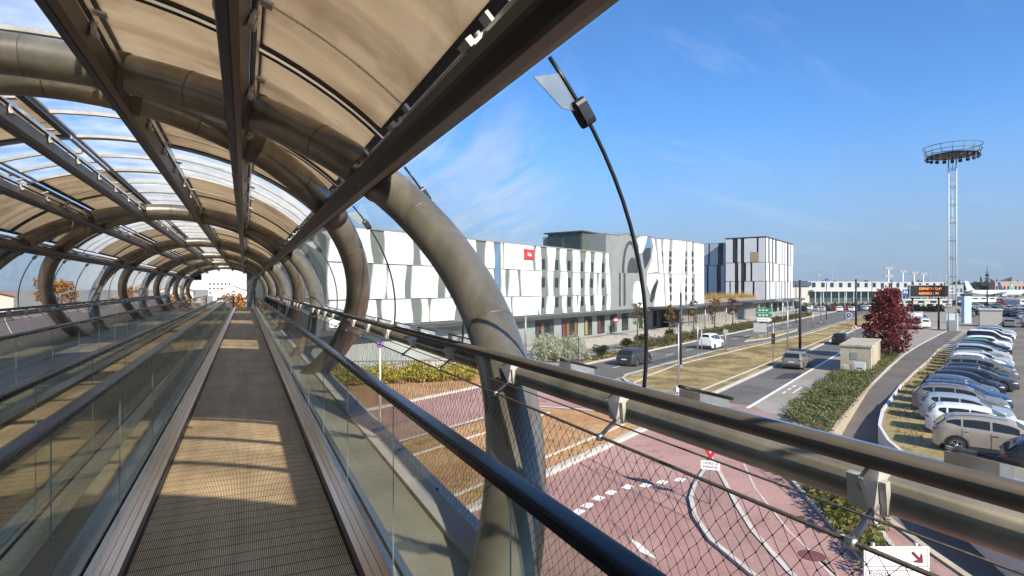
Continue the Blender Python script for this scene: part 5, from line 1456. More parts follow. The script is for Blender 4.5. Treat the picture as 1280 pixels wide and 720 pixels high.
pxpole('lamp_post', 'thin dark post beside the pale feathery shrubs', 723, 470, 420, .04, POLEDK)
pxpole('lamp_post', 'grey lamp post with a short arm among the verge shrubs', 872, 445, 402, .07, GALV, arms=[(5.1,1.5,.1,AR+PI)])
pxpole('lamp_post', 'bare grey post just right of the lamp post among the verge shrubs', 877, 444, 410, .06, GALV)
for px, pb, lab in ((978,414,'two armed grey lamp post, farther one of the pair by the green signs'),(984.5,441,'two armed grey lamp post, nearer one of the pair by the green signs')):
    pxpole('lamp_post', lab, px, pb, 377, .08, GALV, arms=[(ztop(G(px,pb),378),1.5,.35,AR),(ztop(G(px,pb),378),1.5,.35,AR+PI)], group='two armed lamp posts')
pxpole('lamp_post', 'lone two armed grey lamp post before the terminal', 1026, 403, 365, .09, GALV, arms=[(ztop(G(1026,403),365),1.6,.3,AR),(ztop(G(1026,403),365),1.6,.3,AR+PI)])
for px, pb, pt, lab in ((1016,409,390,'short grey post on the grass beside the far road'),(1033,399,353,'dark thin post in front of the left end of the terminal'),(1115,400,351,'dark thin post just right of the red tree crown'),(1123,398,352,'dark thin post between the red tree and the message board'),(995,404,354,'dark thin post beside the right edge of the far block'),(1056,400,364,'grey thin post in front of the terminal, left of the red tree'),(1090,396,352,'dark thin post rising behind the red tree')):
    pxpole('thin_post', lab, px, pb, pt, .09, POLEDK if 'dark' in lab else GALV, cat='post', base=False)
p = pxpole('sign_post', 'white post with a small purple sign in front of the yellow green hedge', 475, 538, 427, .06, PALEW, cat='sign post')
MB().box(-.18,.18,-.09,-.065,ztop(G(475,538),434),ztop(G(475,538),428)).build('purple_panel', plain('purple_paint',(.18,.10,.36)), p)
CF = Vector((CS,CC,0)); CR = Vector((CC,-CS,0))     # the way the lens looks, used to turn signs to the road users
def facing(p):                                       # axes of a board that faces the crossing under the footbridge
    d = Vector((0,0,0))-Vector((p[0],p[1],0)); d.normalize(); return Vector((-d.y,d.x,0)), d
def board(parent, name, p0, X, Dv, w, h, z, mt, th=.04, back=None):
    m = MB(); m.cbox(ZV*z+Dv*(.05), X*w/2, Dv*th/2, ZV*h/2); return m.build(name, mt, parent)
def disc(parent, name, X, Dv, r, z, mt, off=.07, th=.02, n=24):
    m = MB(); c = ZV*z+Dv*off
    p = [c+X*r*cos(2*PI*k/n)+ZV*r*sin(2*PI*k/n) for k in range(n)]; m.prism(p, Dv*th); return m.build(name, mt, parent)
BLUS = plain('sign_blue', (.02,.07,.32), .4); REDS = plain('sign_red_paint', (.50,.02,.02), .4); GRNS = plain('sign_green', (.01,.22,.12), .4); SGREY = plain('sign_back_grey', (.34,.35,.35), .5)
# yield sign on the splitter island
b = G(888,633); t = thing('yield_sign', 'red and white triangle sign with a text plate standing on the splitter island', 'road sign', b); X, D = facing(b)
m = MB(); m.tube([(0,0,.1),(0,0,2.3)], .03, 8); m.build('post', GALV, t)
def tripts(s, z, off): return [ZV*(z)+D*off, ZV*(z+s*.87)+X*s/2+D*off, ZV*(z+s*.87)-X*s/2+D*off]
m = MB(); m.prism(tripts(.92,1.55,.05), D*.025); m.build('triangle', REDS, t)
m = MB(); m.prism(tripts(.52,1.76,.077), D*.006); m.build('triangle_centre', WHITEP, t)
board(t, 'text_plate', b, X, D, .60, .28, 1.37, WHITEP)
for tx, z in (('CEDEZ LE',1.435),('PASSAGE',1.315)): text(tx, ZV*z+D*.073, X, ZV, .115, BLACKM, t, ext=.002, world=False)
# white direction signs, nearest
b = W(1118,11.2,0); t = thing('direction_sign', 'two white direction boards, the lower reading Police, behind the railing', 'road sign', b); X, D = CR.copy(), -CF
for sx in (-.42,.42):
    m = MB(); m.tube([X*sx,X*sx+ZV*2.25], .035, 10); m.build('post', GALV, t)
z1 = CAMH-322/720*11.2
for k, (zt_, h) in enumerate(((z1,.40),(z1-.42,.40))):
    bd = board(t, 'sign_board', b, X, D, 1.26, h, zt_-h/2, WHITEP)
    m = MB(); c = ZV*(zt_-h/2)+D*.072
    for sx, w_, sz, h_ in ((0,1.20,h/2-.03,.012),(0,1.20,-h/2+.03,.012),(-.60,.012,0,h-.06),(.60,.012,0,h-.06)): m.cbox(c+X*sx+ZV*sz, X*w_/2, D*.002, ZV*h_/2)
    m.build('border', plain('sign_border',(.10,.10,.10)), bd)
    if k == 0:
        m = MB(); c = ZV*(zt_-h/2)+D*.072+X*.40; d = (X-ZV).normalized(); e = (X+ZV).normalized()
        m.prism([c-d*.15-e*.03,c-d*.15+e*.03,c+d*.03+e*.03,c-d*.02+e*.11,c+d*.03+e*.105,c+d*.15,c+d*.03-e*.105,c-d*.02-e*.11,c+d*.03-e*.03], D*.003); m.build('arrow', plain('sign_maroon',(.12,.02,.03)), bd)
    else: text('Police', ZV*(zt_-.085)+D*.073-X*.55, X, ZV, .16, plain('sign_border',(.10,.10,.10)), t, ext=.002, world=False, align='LEFT')
# green and white direction signs on the far road
b = G(950,423); zc_ = b.x*CS+b.y*CC; mpp = zc_/FPX; t = thing('direction_sign', 'stack of green and white arrow boards above a grey board by the far road', 'road sign', b); X, D = facing(b)
for sx in (-7,-2,5):
    m = MB(); m.tube([X*sx*mpp, X*sx*mpp+ZV*ztop(b,403)], .05, 8); m.build('post', GALV, t)
m = MB(); m.tube([X*-4*mpp, X*-4*mpp+ZV*ztop(b,385)], .06, 8); m.tube([X*9*mpp+ZV*0, X*9*mpp+ZV*ztop(b,385)], .06, 8); m.build('post', GALV, t)
for k, (y0, y1, mt, tx) in enumerate(((385,390.4,GRNS,1),(391,396.4,GRNS,1),(397,402,WHITEP,0))):
    z1, z0 = ztop(b,y0), ztop(b,y1); w = 16*mpp; c = X*4.5*mpp+D*.08
    m = MB(); hh = (z1-z0)/2-.03; zc0 = ZV*(z0+z1)/2
    m.prism([c+zc0-X*w/2-ZV*hh,c+zc0+X*(w/2-.15)-ZV*hh,c+zc0+X*(w/2+.2),c+zc0+X*(w/2-.15)+ZV*hh,c+zc0-X*w/2+ZV*hh], D*.04)
    bd = m.build('arrow_board', mt, t)
    m = MB()
    for q in range(3): m.cbox(c+zc0+D*.045-X*(w*.3-q*w*.25), X*w*.08, D*.004, ZV*hh*.28)
    m.build('board_marks', WHITEP if tx else SGREY, bd)
board(t, 'grey_board', b, X, D, 15*mpp, 11*mpp, ztop(b,409.5), mat('grey_board_paint',(.40,.40,.41),.6,var=.25,scale=6))
def small_sign(name, label, px, pyb, pys, rpx, mt, cat='road sign', shape='disc', extra=None):
    b = G(px, pyb); zc_ = b.x*CS+b.y*CC; mp = zc_/FPX; t = thing(name, label, cat, b); X, D = facing(b)
    m = MB(); m.tube([(0,0,0),(0,0,ztop(b,pys)+rpx*mp)], .04, 8); m.build('post', GALV, t)
    if shape == 'disc':
        if extra: disc(t, 'rim', X, D, rpx*mp, ztop(b,pys), extra, .06)
        disc(t, 'face', X, D, rpx*mp*(.8 if extra else 1), ztop(b,pys), mt, .085 if extra else .06)
    else: board(t, 'face', b, X, D, 2*rpx*mp, 2*rpx*mp, ztop(b,pys), mt)
    return t, X, D, mp, b
small_sign('round_sign', 'round grey backed sign on a pole in front of the white family van', 907, 440, 414.5, 3.2, SGREY)
t, X, D, mp, b = small_sign('round_sign', 'round red sign with white bar by the hotel ground floor', 770, 423, 400, 3.4, plain('sign_pink_red',(.45,.06,.12)))
m = MB(); m.cbox(ZV*ztop(b,400)+D*.085, X*2.2*mp, D*.006, ZV*.7*mp); m.build('bar', WHITEP, t)
t, X, D, mp, b = small_sign('round_sign', 'round blue sign with white arrow on the median left of the red tree', 1061, 416, 394, 3.6, BLUS, extra=WHITEP)
m = MB(); c = ZV*ztop(b,394)+D*.107; m.prism([c+X*1.6*mp-ZV*1.0*mp, c+ZV*1.4*mp, c-X*1.6*mp-ZV*1.0*mp, c-ZV*.2*mp], D*.006); m.build('arrow', WHITEP, t)
t, X, D, mp, b = small_sign('round_sign', 'round no turning sign, white with dark rim, left of the red tree', 1068, 426, 409.5, 3.6, WHITEP, extra=REDS)
m = MB(); c = ZV*ztop(b,409.5)+D*.107; d = (X-ZV).normalized(); m.cbox(c, d*2.6*mp, D*.003, (X+ZV).normalized()*.45*mp); m.build('slash', REDS, t)
m = MB(); m.cbox(c+D*.004-X*.4*mp, X*.4*mp, D*.002, ZV*1.6*mp); m.cbox(c+D*.004+ZV*1.3*mp+X*.2*mp, X*1.2*mp, D*.002, ZV*.4*mp); m.build('bent_arrow', BLACKM, t)
t, X, D, mp, b = small_sign('traffic_light', 'black traffic light with a small blue square sign on its pole', 966.5, 453, 405.5, 2.0, BLUS, cat='traffic light', shape='sq')
m = MB(); m.cbox(ZV*ztop(b,423)+D*.12, X*.16, D*.12, ZV*.5); hd = m.build('signal_head', BLACKM, t)
for k, c in enumerate(((.20,.02,.01),(.22,.13,.01),(.02,.12,.05))):
    disc(hd, 'lens', X, D, .095, ztop(b,423)+.31-.31*k, plain('signal_lens_%s'%('red','amber','green')[k], c, .2), .241, .01, 14)
m = MB(); m.cbox(ZV*ztop(b,405.5)+D*.075, X*.05, D*.003, ZV*.12); m.build('pictogram', WHITEP, t)
# concrete box with its small cabinets
s0 = 56.4; tA, tB = FS(1050.5,460,s0)[0], FS(1088.8,460,s0)[0]; zb_ = FS(1060,431,s0)[1]; s1 = FT(1100.3,440,tB)[0]
t = thing('concrete_kiosk', 'stained beige concrete box beside the red tree', 'concrete box', RT(s0,(tA+tB)/2,0))
BOXC = mat('stained_concrete', (.44,.38,.28), .85, var=.16, scale=1.3, bump=.25, bscale=20, dirt=.55, coord='Position')
m = MB(); a = RT(s0,tB,0); m.obox(a, RT(s1,tB,0)-a, RT(s0,tA,0)-a, ZV*(zb_-.14)); m.build('wall', BOXC, t, world=True)
m = MB(); a = RT(s0-.08,tB-.08,zb_-.14); m.obox(a, RT(s1+.08,tB-.08,zb_-.14)-a, RT(s0-.08,tA+.08,zb_-.14)-a, ZV*.16); m.build('roof_slab', BOXC, t, world=True)
fk = Facade('s', s0); m = MB()
fk.panel(m, [(tB+.95,1.15),(tB+1.5,1.15),(tB+1.5,1.75),(tB+.95,1.75)], .03); m.build('hatch', mat('hatch_metal',(.35,.34,.31),.5,.4), t, world=True)
fk2 = Facade('t', tB); m = MB()
for q in (.15,.85): fk2.panel(m, [(s0+(s1-s0)*q-.05,.1),(s0+(s1-s0)*q+.05,.1),(s0+(s1-s0)*q+.05,zb_-.2),(s0+(s1-s0)*q-.05,zb_-.2)], .05)
m.build('corner_rib', BOXC, t, world=True)
for nm, lab, px0, px1, pt, sx, cc in (('utility_cabinet','pale utility cabinet with a lettered door against the concrete box',1067,1081.5,452.5,55.4,PALEW),('utility_cabinet','small cream cabinet, left of the lettered cabinet, against the concrete box',1053.5,1063.5,456,55.5,mat('cream_paint',(.55,.52,.42),.6)),('meter_box','low weathered white box in front of the lettered cabinet',1065,1082,464,54.6,mat('worn_white',(.55,.53,.49),.7,dirt=.5))):
    a0, a1 = FS(px0,460,sx)[0], FS(px1,460,sx)[0]; z1 = FS(px0,pt,sx)[1]; c = thing(nm, lab, 'cabinet', RT(sx,(a0+a1)/2,0))
    m = MB(); a = RT(sx,a1,0); m.obox(a, RT(sx+.45,a1,0)-a, RT(sx,a0,0)-a, ZV*z1); m.build('body', cc, c, world=True)
    f = Facade('s', sx); m = MB(); f.panel(m, [(a1+.06,.15),(a0-.06,.15),(a0-.06,z1-.08),(a1+.06,z1-.08)], .02); m.build('door', cc, c, world=True)
    if 'lettered' in lab and nm == 'utility_cabinet' and 'small' not in lab:
        m = MB(); f.panel(m, [((a0+a1)/2-.2,z1*.5),((a0+a1)/2+.2,z1*.5),((a0+a1)/2+.2,z1*.58),((a0+a1)/2-.2,z1*.58)], .006, .021); m.build('door_plate', BLACKM, c, world=True)
# floodlight tower
b = G(1190.5,413); H = ztop(b,196); t = thing('floodlight_tower', 'tall lattice floodlight tower with a round crown of lamps', 'light tower', b, AU)
hw = .95; m = MB()
for x in (-hw,hw):
    for y in (-hw*.55,hw*.55): m.tube([(x,y,0),(x,y,H)], .10, 8)
m.build('leg', PALEW, t)
m = MB(); k = 3.0
while k < H:
    for y in (-hw*.55,hw*.55): m.beam((-hw,y,k),(hw,y,k), .12, .14)
    for x in (-hw,hw): m.beam((x,-hw*.55,k),(x,hw*.55,k), .1, .12)
    k += 3.05
m.build('cross_frame', GALV, t)
m = MB()
for x in (-.25,.25): m.tube([(x,0,2),(x,0,H)], .035, 6)
k = 2.2
while k < H: m.beam((-.25,0,k),(.25,0,k), .04, .04, (0,0,1)); k += .4
for k in range(8): m.tube([(.38*cos(2*PI*q/8),.38*sin(2*PI*q/8),2.6+k*(H-3)/8) for q in range(8)], .03, 5, closed=True)
m.build('ladder', GALV, t)
m = MB(); m.box(-1.0,.95,-.8,.8,0,2.9); m.build('base_cabinet', WHITEP, t); m = MB(); m.box(-2.1,-1.05,-.6,.5,0,1.8); m.build('switch_box', SGREY, t)
m = MB(); m.lathe([(0,H),(3.5,H+.12),(3.6,H+.26),(0,H+.26)], 24, (0,0,0), smooth=False); m.build('platform', BLACKM, t)
RG = 4.1; m = MB()
for z, r in ((H+.95,RG*.97),(H+1.75,RG),(H+.4,3.75)): m.tube([(r*cos(2*PI*q/32),r*sin(2*PI*q/32),z) for q in range(32)], .055, 6, closed=True)
for q in range(16): a = 2*PI*q/16; m.tube([(3.7*cos(a),3.7*sin(a),H+.3),(RG*cos(a),RG*sin(a),H+1.75)], .045, 5)
m.build('guard_rail', mat('rail_grey',(.14,.15,.17),.5,.3), t)
for q in range(20):
    a = 2*PI*q/20; c = Vector((3.5*cos(a),3.5*sin(a),H-.1)); d = Vector((cos(a),sin(a),-.55)).normalized(); s = Vector((-sin(a),cos(a),0)); u = d.cross(s)
    m = MB(); m.cbox(c+d*.15, d*.18, s*.24, u*.22); lm = m.build('floodlamp', BLACKM, t)
    m = MB(); m.cbox(c+d*.335, d*.006, s*.20, u*.18); m.build('lens', mat('dark_lens',(.10,.11,.13),.15), lm)
# message board over the road
b = W(1159.5,100,0); t = thing('message_board', 'black electronic board with two lines of amber text over the access road', 'message board', b); X, D = CR.copy(), -CF
mp = 100/FPX; zc0 = CAMH-4*mp
m = MB(); m.cbox(ZV*zc0, X*23.5*mp, D*.25, ZV*7.2*mp); m.build('housing', BLACKM, t)
m = MB()
for sx, w_, sz, h_ in ((0,23.9,7.4,.35),(0,23.9,-7.4,.5),(-23.8,.35,0,7.4),(23.8,.35,0,7.4)): m.cbox(ZV*(zc0+sz*mp)+X*sx*mp+D*.05, X*w_*mp, D*.28, ZV*h_*mp)
m.build('edge_frame', SGREY, t)
AMB = emis('amber_led', (1.0,.27,.03), .85)
text('DEPARTS : P2-P1', ZV*(zc0+3.0*mp)+D*.255+X*2.5*mp, X, ZV, .56, AMB, t, ext=.004, world=False)
text('ARRIVEES :  P4', ZV*(zc0-2.9*mp)+D*.255, X, ZV, .56, AMB, t, ext=.004, world=False)
m = MB()
for x in (-17,16): m.tube([X*x*mp-D*.4, X*x*mp-D*.4+ZV*(zc0+(12*mp if x < 0 else 5*mp))], .16, 8)
m.build('post', POLEDK, t)
pb = thing('parking_sign', 'small blue parking sign at the left end of the message board', 'road sign', b-X*27.5*mp); pb['_o'] = tuple(b-X*27.5*mp)
m = MB(); m.cbox(ZV*(zc0-2.0*mp), X*3.6*mp, D*.06, ZV*4.2*mp); m.build('face', BLUS, pb)
text('P4', ZV*(zc0-1.7*mp)+D*.065, X, ZV, .8, WHITEP, pb, ext=.003, world=False)
m = MB(); m.tube([(0,0,0),ZV*(zc0-6.3*mp)], .06, 8); m.build('post', GALV, pb)
# beige kiosk, bin, blue pylon
b = G(1238,408); mp = 108/FPX; t = thing('beige_kiosk', 'small beige kiosk with a roller shutter behind the parked row', 'kiosk', b, AN+PI/2)
w_, h_ = 12.5*mp, 22*mp
MB().box(-w_,w_,-1.6,1.6,0,h_-.2).build('wall', mat('kiosk_beige',(.52,.47,.40),.7,var=.06), t); MB().box(-w_-.15,w_+.15,-1.75,1.75,h_-.2,h_).build('roof_slab', PALEW, t)
for s in (-1,1): MB().box(-w_*.55,w_*.55,1.62*s-.02,1.62*s+.02,.1,h_*.62).build('shutter', mat('shutter_metal',(.45,.42,.38),.5,.3), t)
for s in (-1,1): MB().box(-.5,.5,1.63*s-.02,1.63*s+.02,h_*.72,h_*.82).build('name_plate', plain('brown_plate',(.12,.07,.05)), t)
b = G(1264,409); t = thing('blue_bin', 'blue wheeled bin beside the beige kiosk', 'bin', b); m = MB(); m.prism([(-.35,-.35,.1),(.35,-.35,.1),(.42,-.4,1.1),(-.42,-.4,1.1)], (0,.75,0)); m.build('body', plain('bin_blue',(.02,.12,.35)), t); MB().box(-.46,.46,-.45,.42,1.102,1.2).build('lid', plain('bin_blue_lid',(.02,.09,.28)), t)
b = W(1208,118,0); t = thing('blue_pylon', 'pale blue upright pylon just right of the floodlight tower', 'pylon', b, -PSI); MB().box(-.72,.72,-.4,.4,0,5.6).build('panel', plain('pale_blue_panel',(.42,.55,.72)), t); MB().box(-.9,.9,-.5,.5,5.602,6.0).build('cap', POLEDK, t)
# black fence and pale plaza beyond the hedge
b0, b1 = W(392,47,0), W(565,47.5,0); t = thing('bar_fence', 'black upright bar fence on the plaza beyond the yellow green hedge', 'fence', b0); d = (b1-b0); L_ = d.length; d.normalize(); m = MB()
for k in range(int(L_/.9)): m.tube([d*k*.9, d*k*.9+ZV*1.25], .022 if k % 6 else .06, 6)
for z in (.15,1.2): m.beam(ZV*z, ZV*z+d*L_, .04, .05)
m.build('bars', BLACKM, t)
sheet('plaza', [(-30,29.3),(-30,34.1),(47,34.1),(47,29.3)], Z1, two_tone('pink_paving',(.40,.28,.25),(.46,.34,.30),.3,fine=4,bump=.1))
# ================================================================== AIRFIELD
def airplane(name, label, loc, ang, fin, mark=None, sc_=1.0):
    t = thing(name, label, 'airplane', loc, ang); t.scale = (sc_,)*3
    m = MB(); prof = [(-20,.25,5.4),(-16,1.1,4.6),(-12,1.75,4.1),(-6,1.98,3.9),(8,1.98,3.9),(13,1.9,3.85),(16,1.6,3.7),(18.3,1.0,3.4),(19.5,.25,3.15)]
    m.tube([(x,0,z) for x,_,z in prof], [r for _,r,_ in prof], 18); m.build('fuselage', PAINTS['white'], t)
    m = MB(); m.prism([(-19.5,-.18,5.4),(-13.5,-.18,5.6),(-15.5,-.18,7.2),(-18.8,-.18,12.0),(-21.2,-.18,12.0)], (0,.36,0)); f = m.build('tail_fin', fin, t)
    if mark:
        m = MB()
        for s in (-.2,.181): m.prism([(-18.6+1.5*cos(a)*.8, s, 9.0+1.3*sin(a)) for a in [rad(60+k*24) for k in range(11)]]+[(-18.6+.8*cos(a)*.8, s, 9.0+.7*sin(a)) for a in [rad(300-k*24) for k in range(11)]], (0,.019,0))
        m.build('fin_mark', WHITEP, f)
    for s in (-1,1):
        m = MB(); m.prism([(4,1.6*s,2.9),(-3,1.6*s,2.9),(-7.2,17*s,4.4),(-5.4,17*s,4.5)], (0,0,.35)); m.build('wing', PALEW, t)
        m = MB(); m.prism([(-15.5,.9*s,5.2),(-18.5,.9*s,5.2),(-20.2,6.4*s,5.7),(-18.6,6.4*s,5.7)], (0,0,.22)); m.build('tailplane', PALEW, t)
        m = MB(); m.lathe([(.7,-2.2),(1.05,-1.0),(1.1,1.0),(.95,1.6),(.0,1.3)], 14, (2.2,5.2*s,1.9), 'x'); m.build('engine', mat('engine_blue',(.20,.28,.42),.4,.2), t)
        m = MB(); m.tube([(-2,2.4*s,0.5),(-2,2.2*s,3)], .2, 6); m.lathe([(0,-.25),(.55,-.25),(.55,.25),(0,.25)], 12, (-2,2.4*s,.55), 'y'); m.build('landing_gear', BLACKM, t)
        m = MB(); m.box(-11,14.5,1.975*s-.01,1.985*s+.01,4.25,4.42); m.build('window_band', DARKGL, t)
    m = MB(); m.quad((17.6,-.8,4.05),(17.6,.8,4.05),(16.7,.9,4.75),(16.7,-.9,4.75)); m.build('cockpit_window', DARKGL, t)
    m = MB(); m.tube([(15,0,.4),(15,0,2.5)], .15, 6); m.lathe([(0,-.2),(.4,-.2),(.4,.2),(0,.2)], 10, (15,0,.4), 'y'); m.build('nose_gear', BLACKM, t)
    return t
airplane('parked_airplane', 'white airliner seen side on, nose to the right, with a white and dark striped fin', W(1243,395,0), -PSI+.03, mat('pale_fin',(.45,.52,.62),.4))
airplane('parked_airplane', 'white airliner with a bright green tail fin, behind the side on airliner', W(1278,470,0), -PSI+.5, plain('fin_green',(.02,.42,.24)), True)
airplane('parked_airplane', 'airliner with a dark blue tail fin, left of the green finned one', W(1268,480,0), -PSI+.35, plain('fin_navy',(.02,.05,.16)))
airplane('parked_airplane', 'airliner whose blue tail fin shows above the terminal roof', W(1062,395,0), -PSI+.4, plain('fin_blue',(.03,.10,.32)), None, 1.12)
for i, (px, py, zc, lab) in enumerate(((1110.5,334,330,'apron light mast nearest the red tree, with lamps in two tiers'),(1128.5,338,360,'apron light mast above the left half of the message board'),(1142.5,340,380,'apron light mast above the middle of the message board'),(1154,341,400,'thin apron light mast above the right half of the message board'))):
    b = W(px, zc, 0); h = CAMH+(360-py)/FPX*zc; t = thing('apron_mast', lab, 'light mast', b)
    m = MB(); m.tube([(0,0,0),(0,0,h-1)], .45, 8)
    m.build('shaft', PALEW, t)
    for z in ((h-1, h-5.5) if i < 1 else (h-1,)):
        m = MB(); m.cbox(ZV*z, CR*2.3, CF*.6, ZV*.25)
        for k in range(4): m.cbox(ZV*(z+.8)+CR*(-1.7+k*1.15)-CF*.3, CR*.4, CF*.3, ZV*.5)
        m.build('lamp_bank', SGREY, t)
for px, py, zc, lab in ((1163.5,340,400,'slim pole on the skyline just left of the floodlight tower'),(1175,343,420,'short slim pole on the skyline beside the floodlight tower'),(1183,344,430,'faint slim pole on the skyline touching the floodlight tower'),(1040,339,380,'slim pole on the skyline above the left part of the terminal'),(1024,343,330,'thin antenna pole above the terminal side hall')):
    b = W(px, zc, 0); h = CAMH+(360-py)/FPX*zc; t = thing('skyline_pole', lab, 'pole', b); m = MB(); m.tube([(0,0,0),(0,0,h)], [.28,.12], 6); m.build('shaft', SGREY, t)
    m = MB(); m.cbox(ZV*(h-.2), CR*1.0, CF*.2, ZV*.15); m.build('head', SGREY, t)
b = G(1234,388); h = ztop(b,333); t = thing('antenna_mast', 'dark antenna mast standing in front of the airliners', 'mast', b); m = MB(); m.tube([(0,0,0),(0,0,h*.75),(0,0,h)], [.22,.16,.05], 8); m.build('shaft', POLEDK, t)
m = MB(); m.cbox(ZV*h*.72, CR*.5, CF*.4, ZV*.2); m.cbox(ZV*h*.80, CR*.35, CF*.3, ZV*.5); m.cbox(ZV*h*.87, CR*.9, CF*.06, ZV*.06); m.build('antenna', POLEDK, t)
for i, (px0, px1, py0, py1, zc, colr, lab, nm) in enumerate(((1240,1282,352,361,620,(.36,.24,.20),'long low red brown hangar on the skyline at the right edge','hangar'),(1172,1200,356,362,520,(.30,.32,.36),'grey low hangar on the skyline behind the floodlight tower','hangar'),(1205,1236,371,377,260,(.62,.63,.64),'white boarding bridge in front of the side on airliner','boarding_bridge'),(1265,1290,374,380,250,(.50,.50,.50),'grey low service building at the right edge below the airliners','service_building'),(1120,1180,374,380,230,(.45,.42,.38),'beige low building behind the message board','service_building'))):
    a, b = W(px0, zc, 0), W(px1, zc, 0); t = thing(nm, lab, 'building', (a+b)/2, -PSI); w_ = (b-a).length/2; z0 = max(0, CAMH-(py1-360)/FPX*zc) if nm == 'boarding_bridge' else 0; z1 = CAMH+(360-py0)/FPX*zc
    MB().box(-w_,w_,-4,4,z0,z1-.4).build('wall', mat('%s_wall_%s'%(nm,'abcde'[i]), colr, .7, var=.12, scale=.2), t)
    m = MB(); m.prism([(-w_-.3,-4.4,z1-.398),(w_+.3,-4.4,z1-.398),(w_+.3,4.4,z1-.398),(-w_-.3,4.4,z1-.398)], (0,0,.4)); m.build('roof', PALEW, t)
    m = MB(); n = max(3,int(w_/2))
    for k in range(n): x = -w_+2*w_*(k+.25)/n; m.box(x, x+w_/n, -4.05, -4.005, z0+.5+(z1-z0)*.3, z0+.5+(z1-z0)*.62)
    m.build('window_row', DARKGL, t)
    if nm == 'boarding_bridge':
        m = MB()
        for x in (-w_*.8,w_*.8): m.tube([(x,0,0),(x,0,z0)], .5, 8)
        m.build('support', PALEW, t)
# ================================================================== SKY, SUN, CAMERA
SUN_AZ_V = Vector((.14,-.99,0)).normalized(); SUN_EL = rad(34)
w = bpy.data.worlds.new('World'); sc.world = w; w.use_nodes = True
nt = w.node_tree; L = nt.links.new; bg = nt.nodes['Background']
sky = N(nt, 'ShaderNodeTexSky'); sky.sky_type = 'NISHITA'; sky.sun_disc = False
sky.sun_elevation = SUN_EL; sky.sun_rotation = math.atan2(SUN_AZ_V.x, SUN_AZ_V.y)
sky.altitude = 100; sky.air_density = 1.0; sky.dust_density = .6; sky.ozone_density = 2.2
tc = N(nt, 'ShaderNodeTexCoord')
sx = N(nt, 'ShaderNodeSeparateXYZ'); L(tc.outputs['Generated'], sx.inputs[0])
zz_ = N(nt, 'ShaderNodeMath', operation='MAXIMUM'); zz_.inputs[1].default_value = .0; L(sx.outputs[2], zz_.inputs[0])
ad = N(nt, 'ShaderNodeMath', operation='ADD'); ad.inputs[1].default_value = .12; L(zz_.outputs[0], ad.inputs[0])
dx = N(nt, 'ShaderNodeMath', operation='DIVIDE'); L(sx.outputs[0], dx.inputs[0]); L(ad.outputs[0], dx.inputs[1])
dy = N(nt, 'ShaderNodeMath', operation='DIVIDE'); L(sx.outputs[1], dy.inputs[0]); L(ad.outputs[0], dy.inputs[1])
cb = N(nt, 'ShaderNodeCombineXYZ'); L(dx.outputs[0], cb.inputs[0]); L(dy.outputs[0], cb.inputs[1])
mp_ = N(nt, 'ShaderNodeMapping'); mp_.inputs['Rotation'].default_value = (0,0,rad(28)); mp_.inputs['Scale'].default_value = (.35,1.3,1); L(cb.outputs[0], mp_.inputs[0])
nz = N(nt, 'ShaderNodeTexNoise'); nz.inputs['Scale'].default_value = 1.1; nz.inputs['Detail'].default_value = 9; nz.inputs['Roughness'].default_value = .62; nz.inputs['Distortion'].default_value = .5; L(mp_.outputs[0], nz.inputs['Vector'])
cr = N(nt, 'ShaderNodeMapRange'); cr.inputs[1].default_value = .56; cr.inputs[2].default_value = .86; cr.inputs[4].default_value = .4; L(nz.outputs['Fac'], cr.inputs[0])
mx = N(nt, 'ShaderNodeMix', data_type='RGBA'); L(cr.outputs[0], mx.inputs[0]); L(sky.outputs[0], mx.inputs[6]); mx.inputs[7].default_value = (5.2,5.6,6.2,1)
hz = N(nt, 'ShaderNodeMapRange', interpolation_type='SMOOTHSTEP'); hz.inputs[1].default_value = .0; hz.inputs[2].default_value = .30; hz.inputs[3].default_value = .9; hz.inputs[4].default_value = .0; L(sx.outputs[2], hz.inputs[0])
tn_ = N(nt, 'ShaderNodeMix', data_type='RGBA', blend_type='MULTIPLY'); tn_.inputs[0].default_value = 1; L(sky.outputs[0], tn_.inputs[6]); tn_.inputs[7].default_value = (.53,.86,1.22,1)
hm = N(nt, 'ShaderNodeMix', data_type='RGBA'); L(hz.outputs[0], hm.inputs[0]); L(tn_.outputs[2], hm.inputs[6]); hm.inputs[7].default_value = (1.95,2.4,3.35,1)
L(hm.outputs[2], mx.inputs[6])
# wisp of cirrus above the near end of the hotel
d2 = N(nt, 'ShaderNodeVectorMath', operation='DOT_PRODUCT'); L(tc.outputs['Generated'], d2.inputs[0]); d2.inputs[1].default_value = Vector((.335,.93,.165)).normalized()
k2 = N(nt, 'ShaderNodeMapRange', interpolation_type='SMOOTHSTEP'); k2.inputs[1].default_value = .978; k2.inputs[2].default_value = .999; L(d2.outputs['Value'], k2.inputs[0])
mp2 = N(nt, 'ShaderNodeMapping'); mp2.inputs['Rotation'].default_value = (0,0,rad(-52)); mp2.inputs['Scale'].default_value = (2.2,.5,1); L(cb.outputs[0], mp2.inputs[0])
nz2 = N(nt, 'ShaderNodeTexNoise'); nz2.inputs['Scale'].default_value = 1.6; nz2.inputs['Detail'].default_value = 8; nz2.inputs['Roughness'].default_value = .6; nz2.inputs['Distortion'].default_value = .4; L(mp2.outputs[0], nz2.inputs['Vector'])
r2_ = N(nt, 'ShaderNodeMapRange'); r2_.inputs[1].default_value = .40; r2_.inputs[2].default_value = .72; r2_.inputs[4].default_value = .7; L(nz2.outputs['Fac'], r2_.inputs[0])
f2_ = N(nt, 'ShaderNodeMath', operation='MULTIPLY'); L(k2.outputs[0], f2_.inputs[0]); L(r2_.outputs[0], f2_.inputs[1])
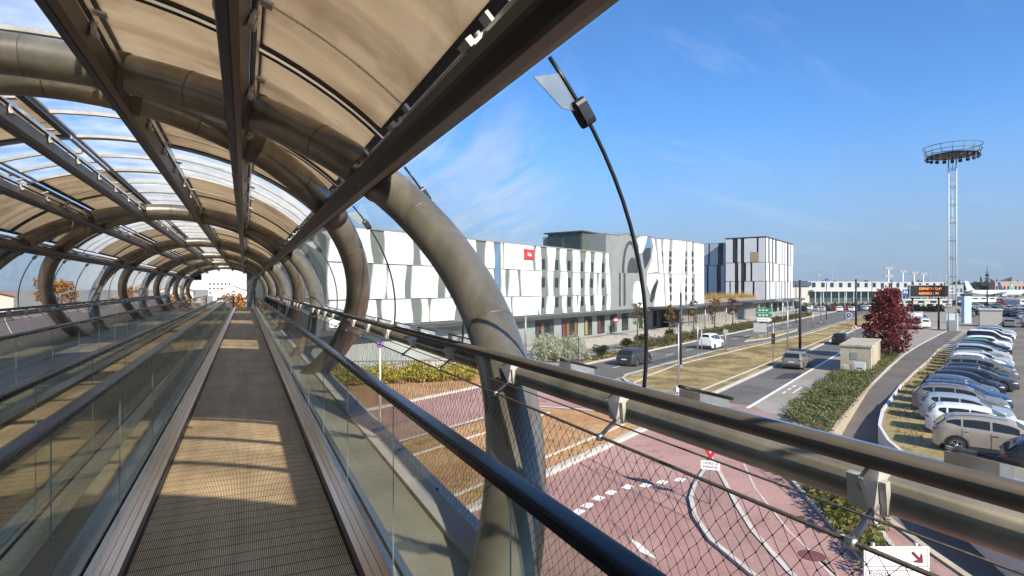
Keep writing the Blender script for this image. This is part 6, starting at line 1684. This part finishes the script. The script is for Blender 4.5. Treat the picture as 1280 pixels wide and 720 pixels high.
m6 = N(nt, 'ShaderNodeMix', data_type='RGBA'); L(f2_.outputs[0], m6.inputs[0]); L(mx.outputs[2], m6.inputs[6]); m6.inputs[7].default_value = (4.2,4.5,5.0,1)
# sky painted white beyond the far mouth of the tube, imitating overexposed glare
dt = N(nt, 'ShaderNodeVectorMath', operation='DOT_PRODUCT'); L(tc.outputs['Generated'], dt.inputs[0]); dt.inputs[1].default_value = (-.035,.9985,.04)
white_out = N(nt, 'ShaderNodeMapRange', interpolation_type='SMOOTHSTEP'); white_out.inputs[1].default_value = .975; white_out.inputs[2].default_value = .9985; white_out.inputs[4].default_value = .85; L(dt.outputs['Value'], white_out.inputs[0])
m5 = N(nt, 'ShaderNodeMix', data_type='RGBA'); L(white_out.outputs[0], m5.inputs[0]); L(m6.outputs[2], m5.inputs[6]); m5.inputs[7].default_value = (5.6,5.6,5.5,1)
L(m5.outputs[2], bg.inputs[0]); bg.inputs[1].default_value = .12
sl = bpy.data.lights.new('sun', 'SUN'); sl.energy = 5.0; sl.angle = rad(.53); sl.color = (1.0,.89,.74)
so = bpy.data.objects.new('sun', sl); COL.objects.link(so)
sd = Vector((SUN_AZ_V.x*cos(SUN_EL), SUN_AZ_V.y*cos(SUN_EL), sin(SUN_EL)))
so.rotation_euler = sd.to_track_quat('Z', 'Y').to_euler(); so.location = (40,-20,60)
cam = bpy.data.cameras.new('camera'); cam.sensor_width = 36; cam.lens = FPX/1280*36; cam.clip_start = .05; cam.clip_end = 6000
co = bpy.data.objects.new('camera', cam); COL.objects.link(co); co.location = (0,0,CAMH); co.rotation_euler = (PI/2, 0, -PSI)
sc.camera = co
vs = sc.view_settings; vs.view_transform = 'Standard'; vs.look = 'None'; vs.exposure = 0.74; vs.gamma = 1; vs.use_curve_mapping = False
cy = sc.cycles
cy.max_bounces = 8; cy.diffuse_bounces = 4; cy.glossy_bounces = 4; cy.transmission_bounces = 4; cy.transparent_max_bounces = 40
cy.caustics_reflective = False; cy.caustics_refractive = False; cy.sample_clamp_indirect = 6
cy.use_denoising = True
for o in bpy.data.objects:
    if '_o' in o: del o['_o']
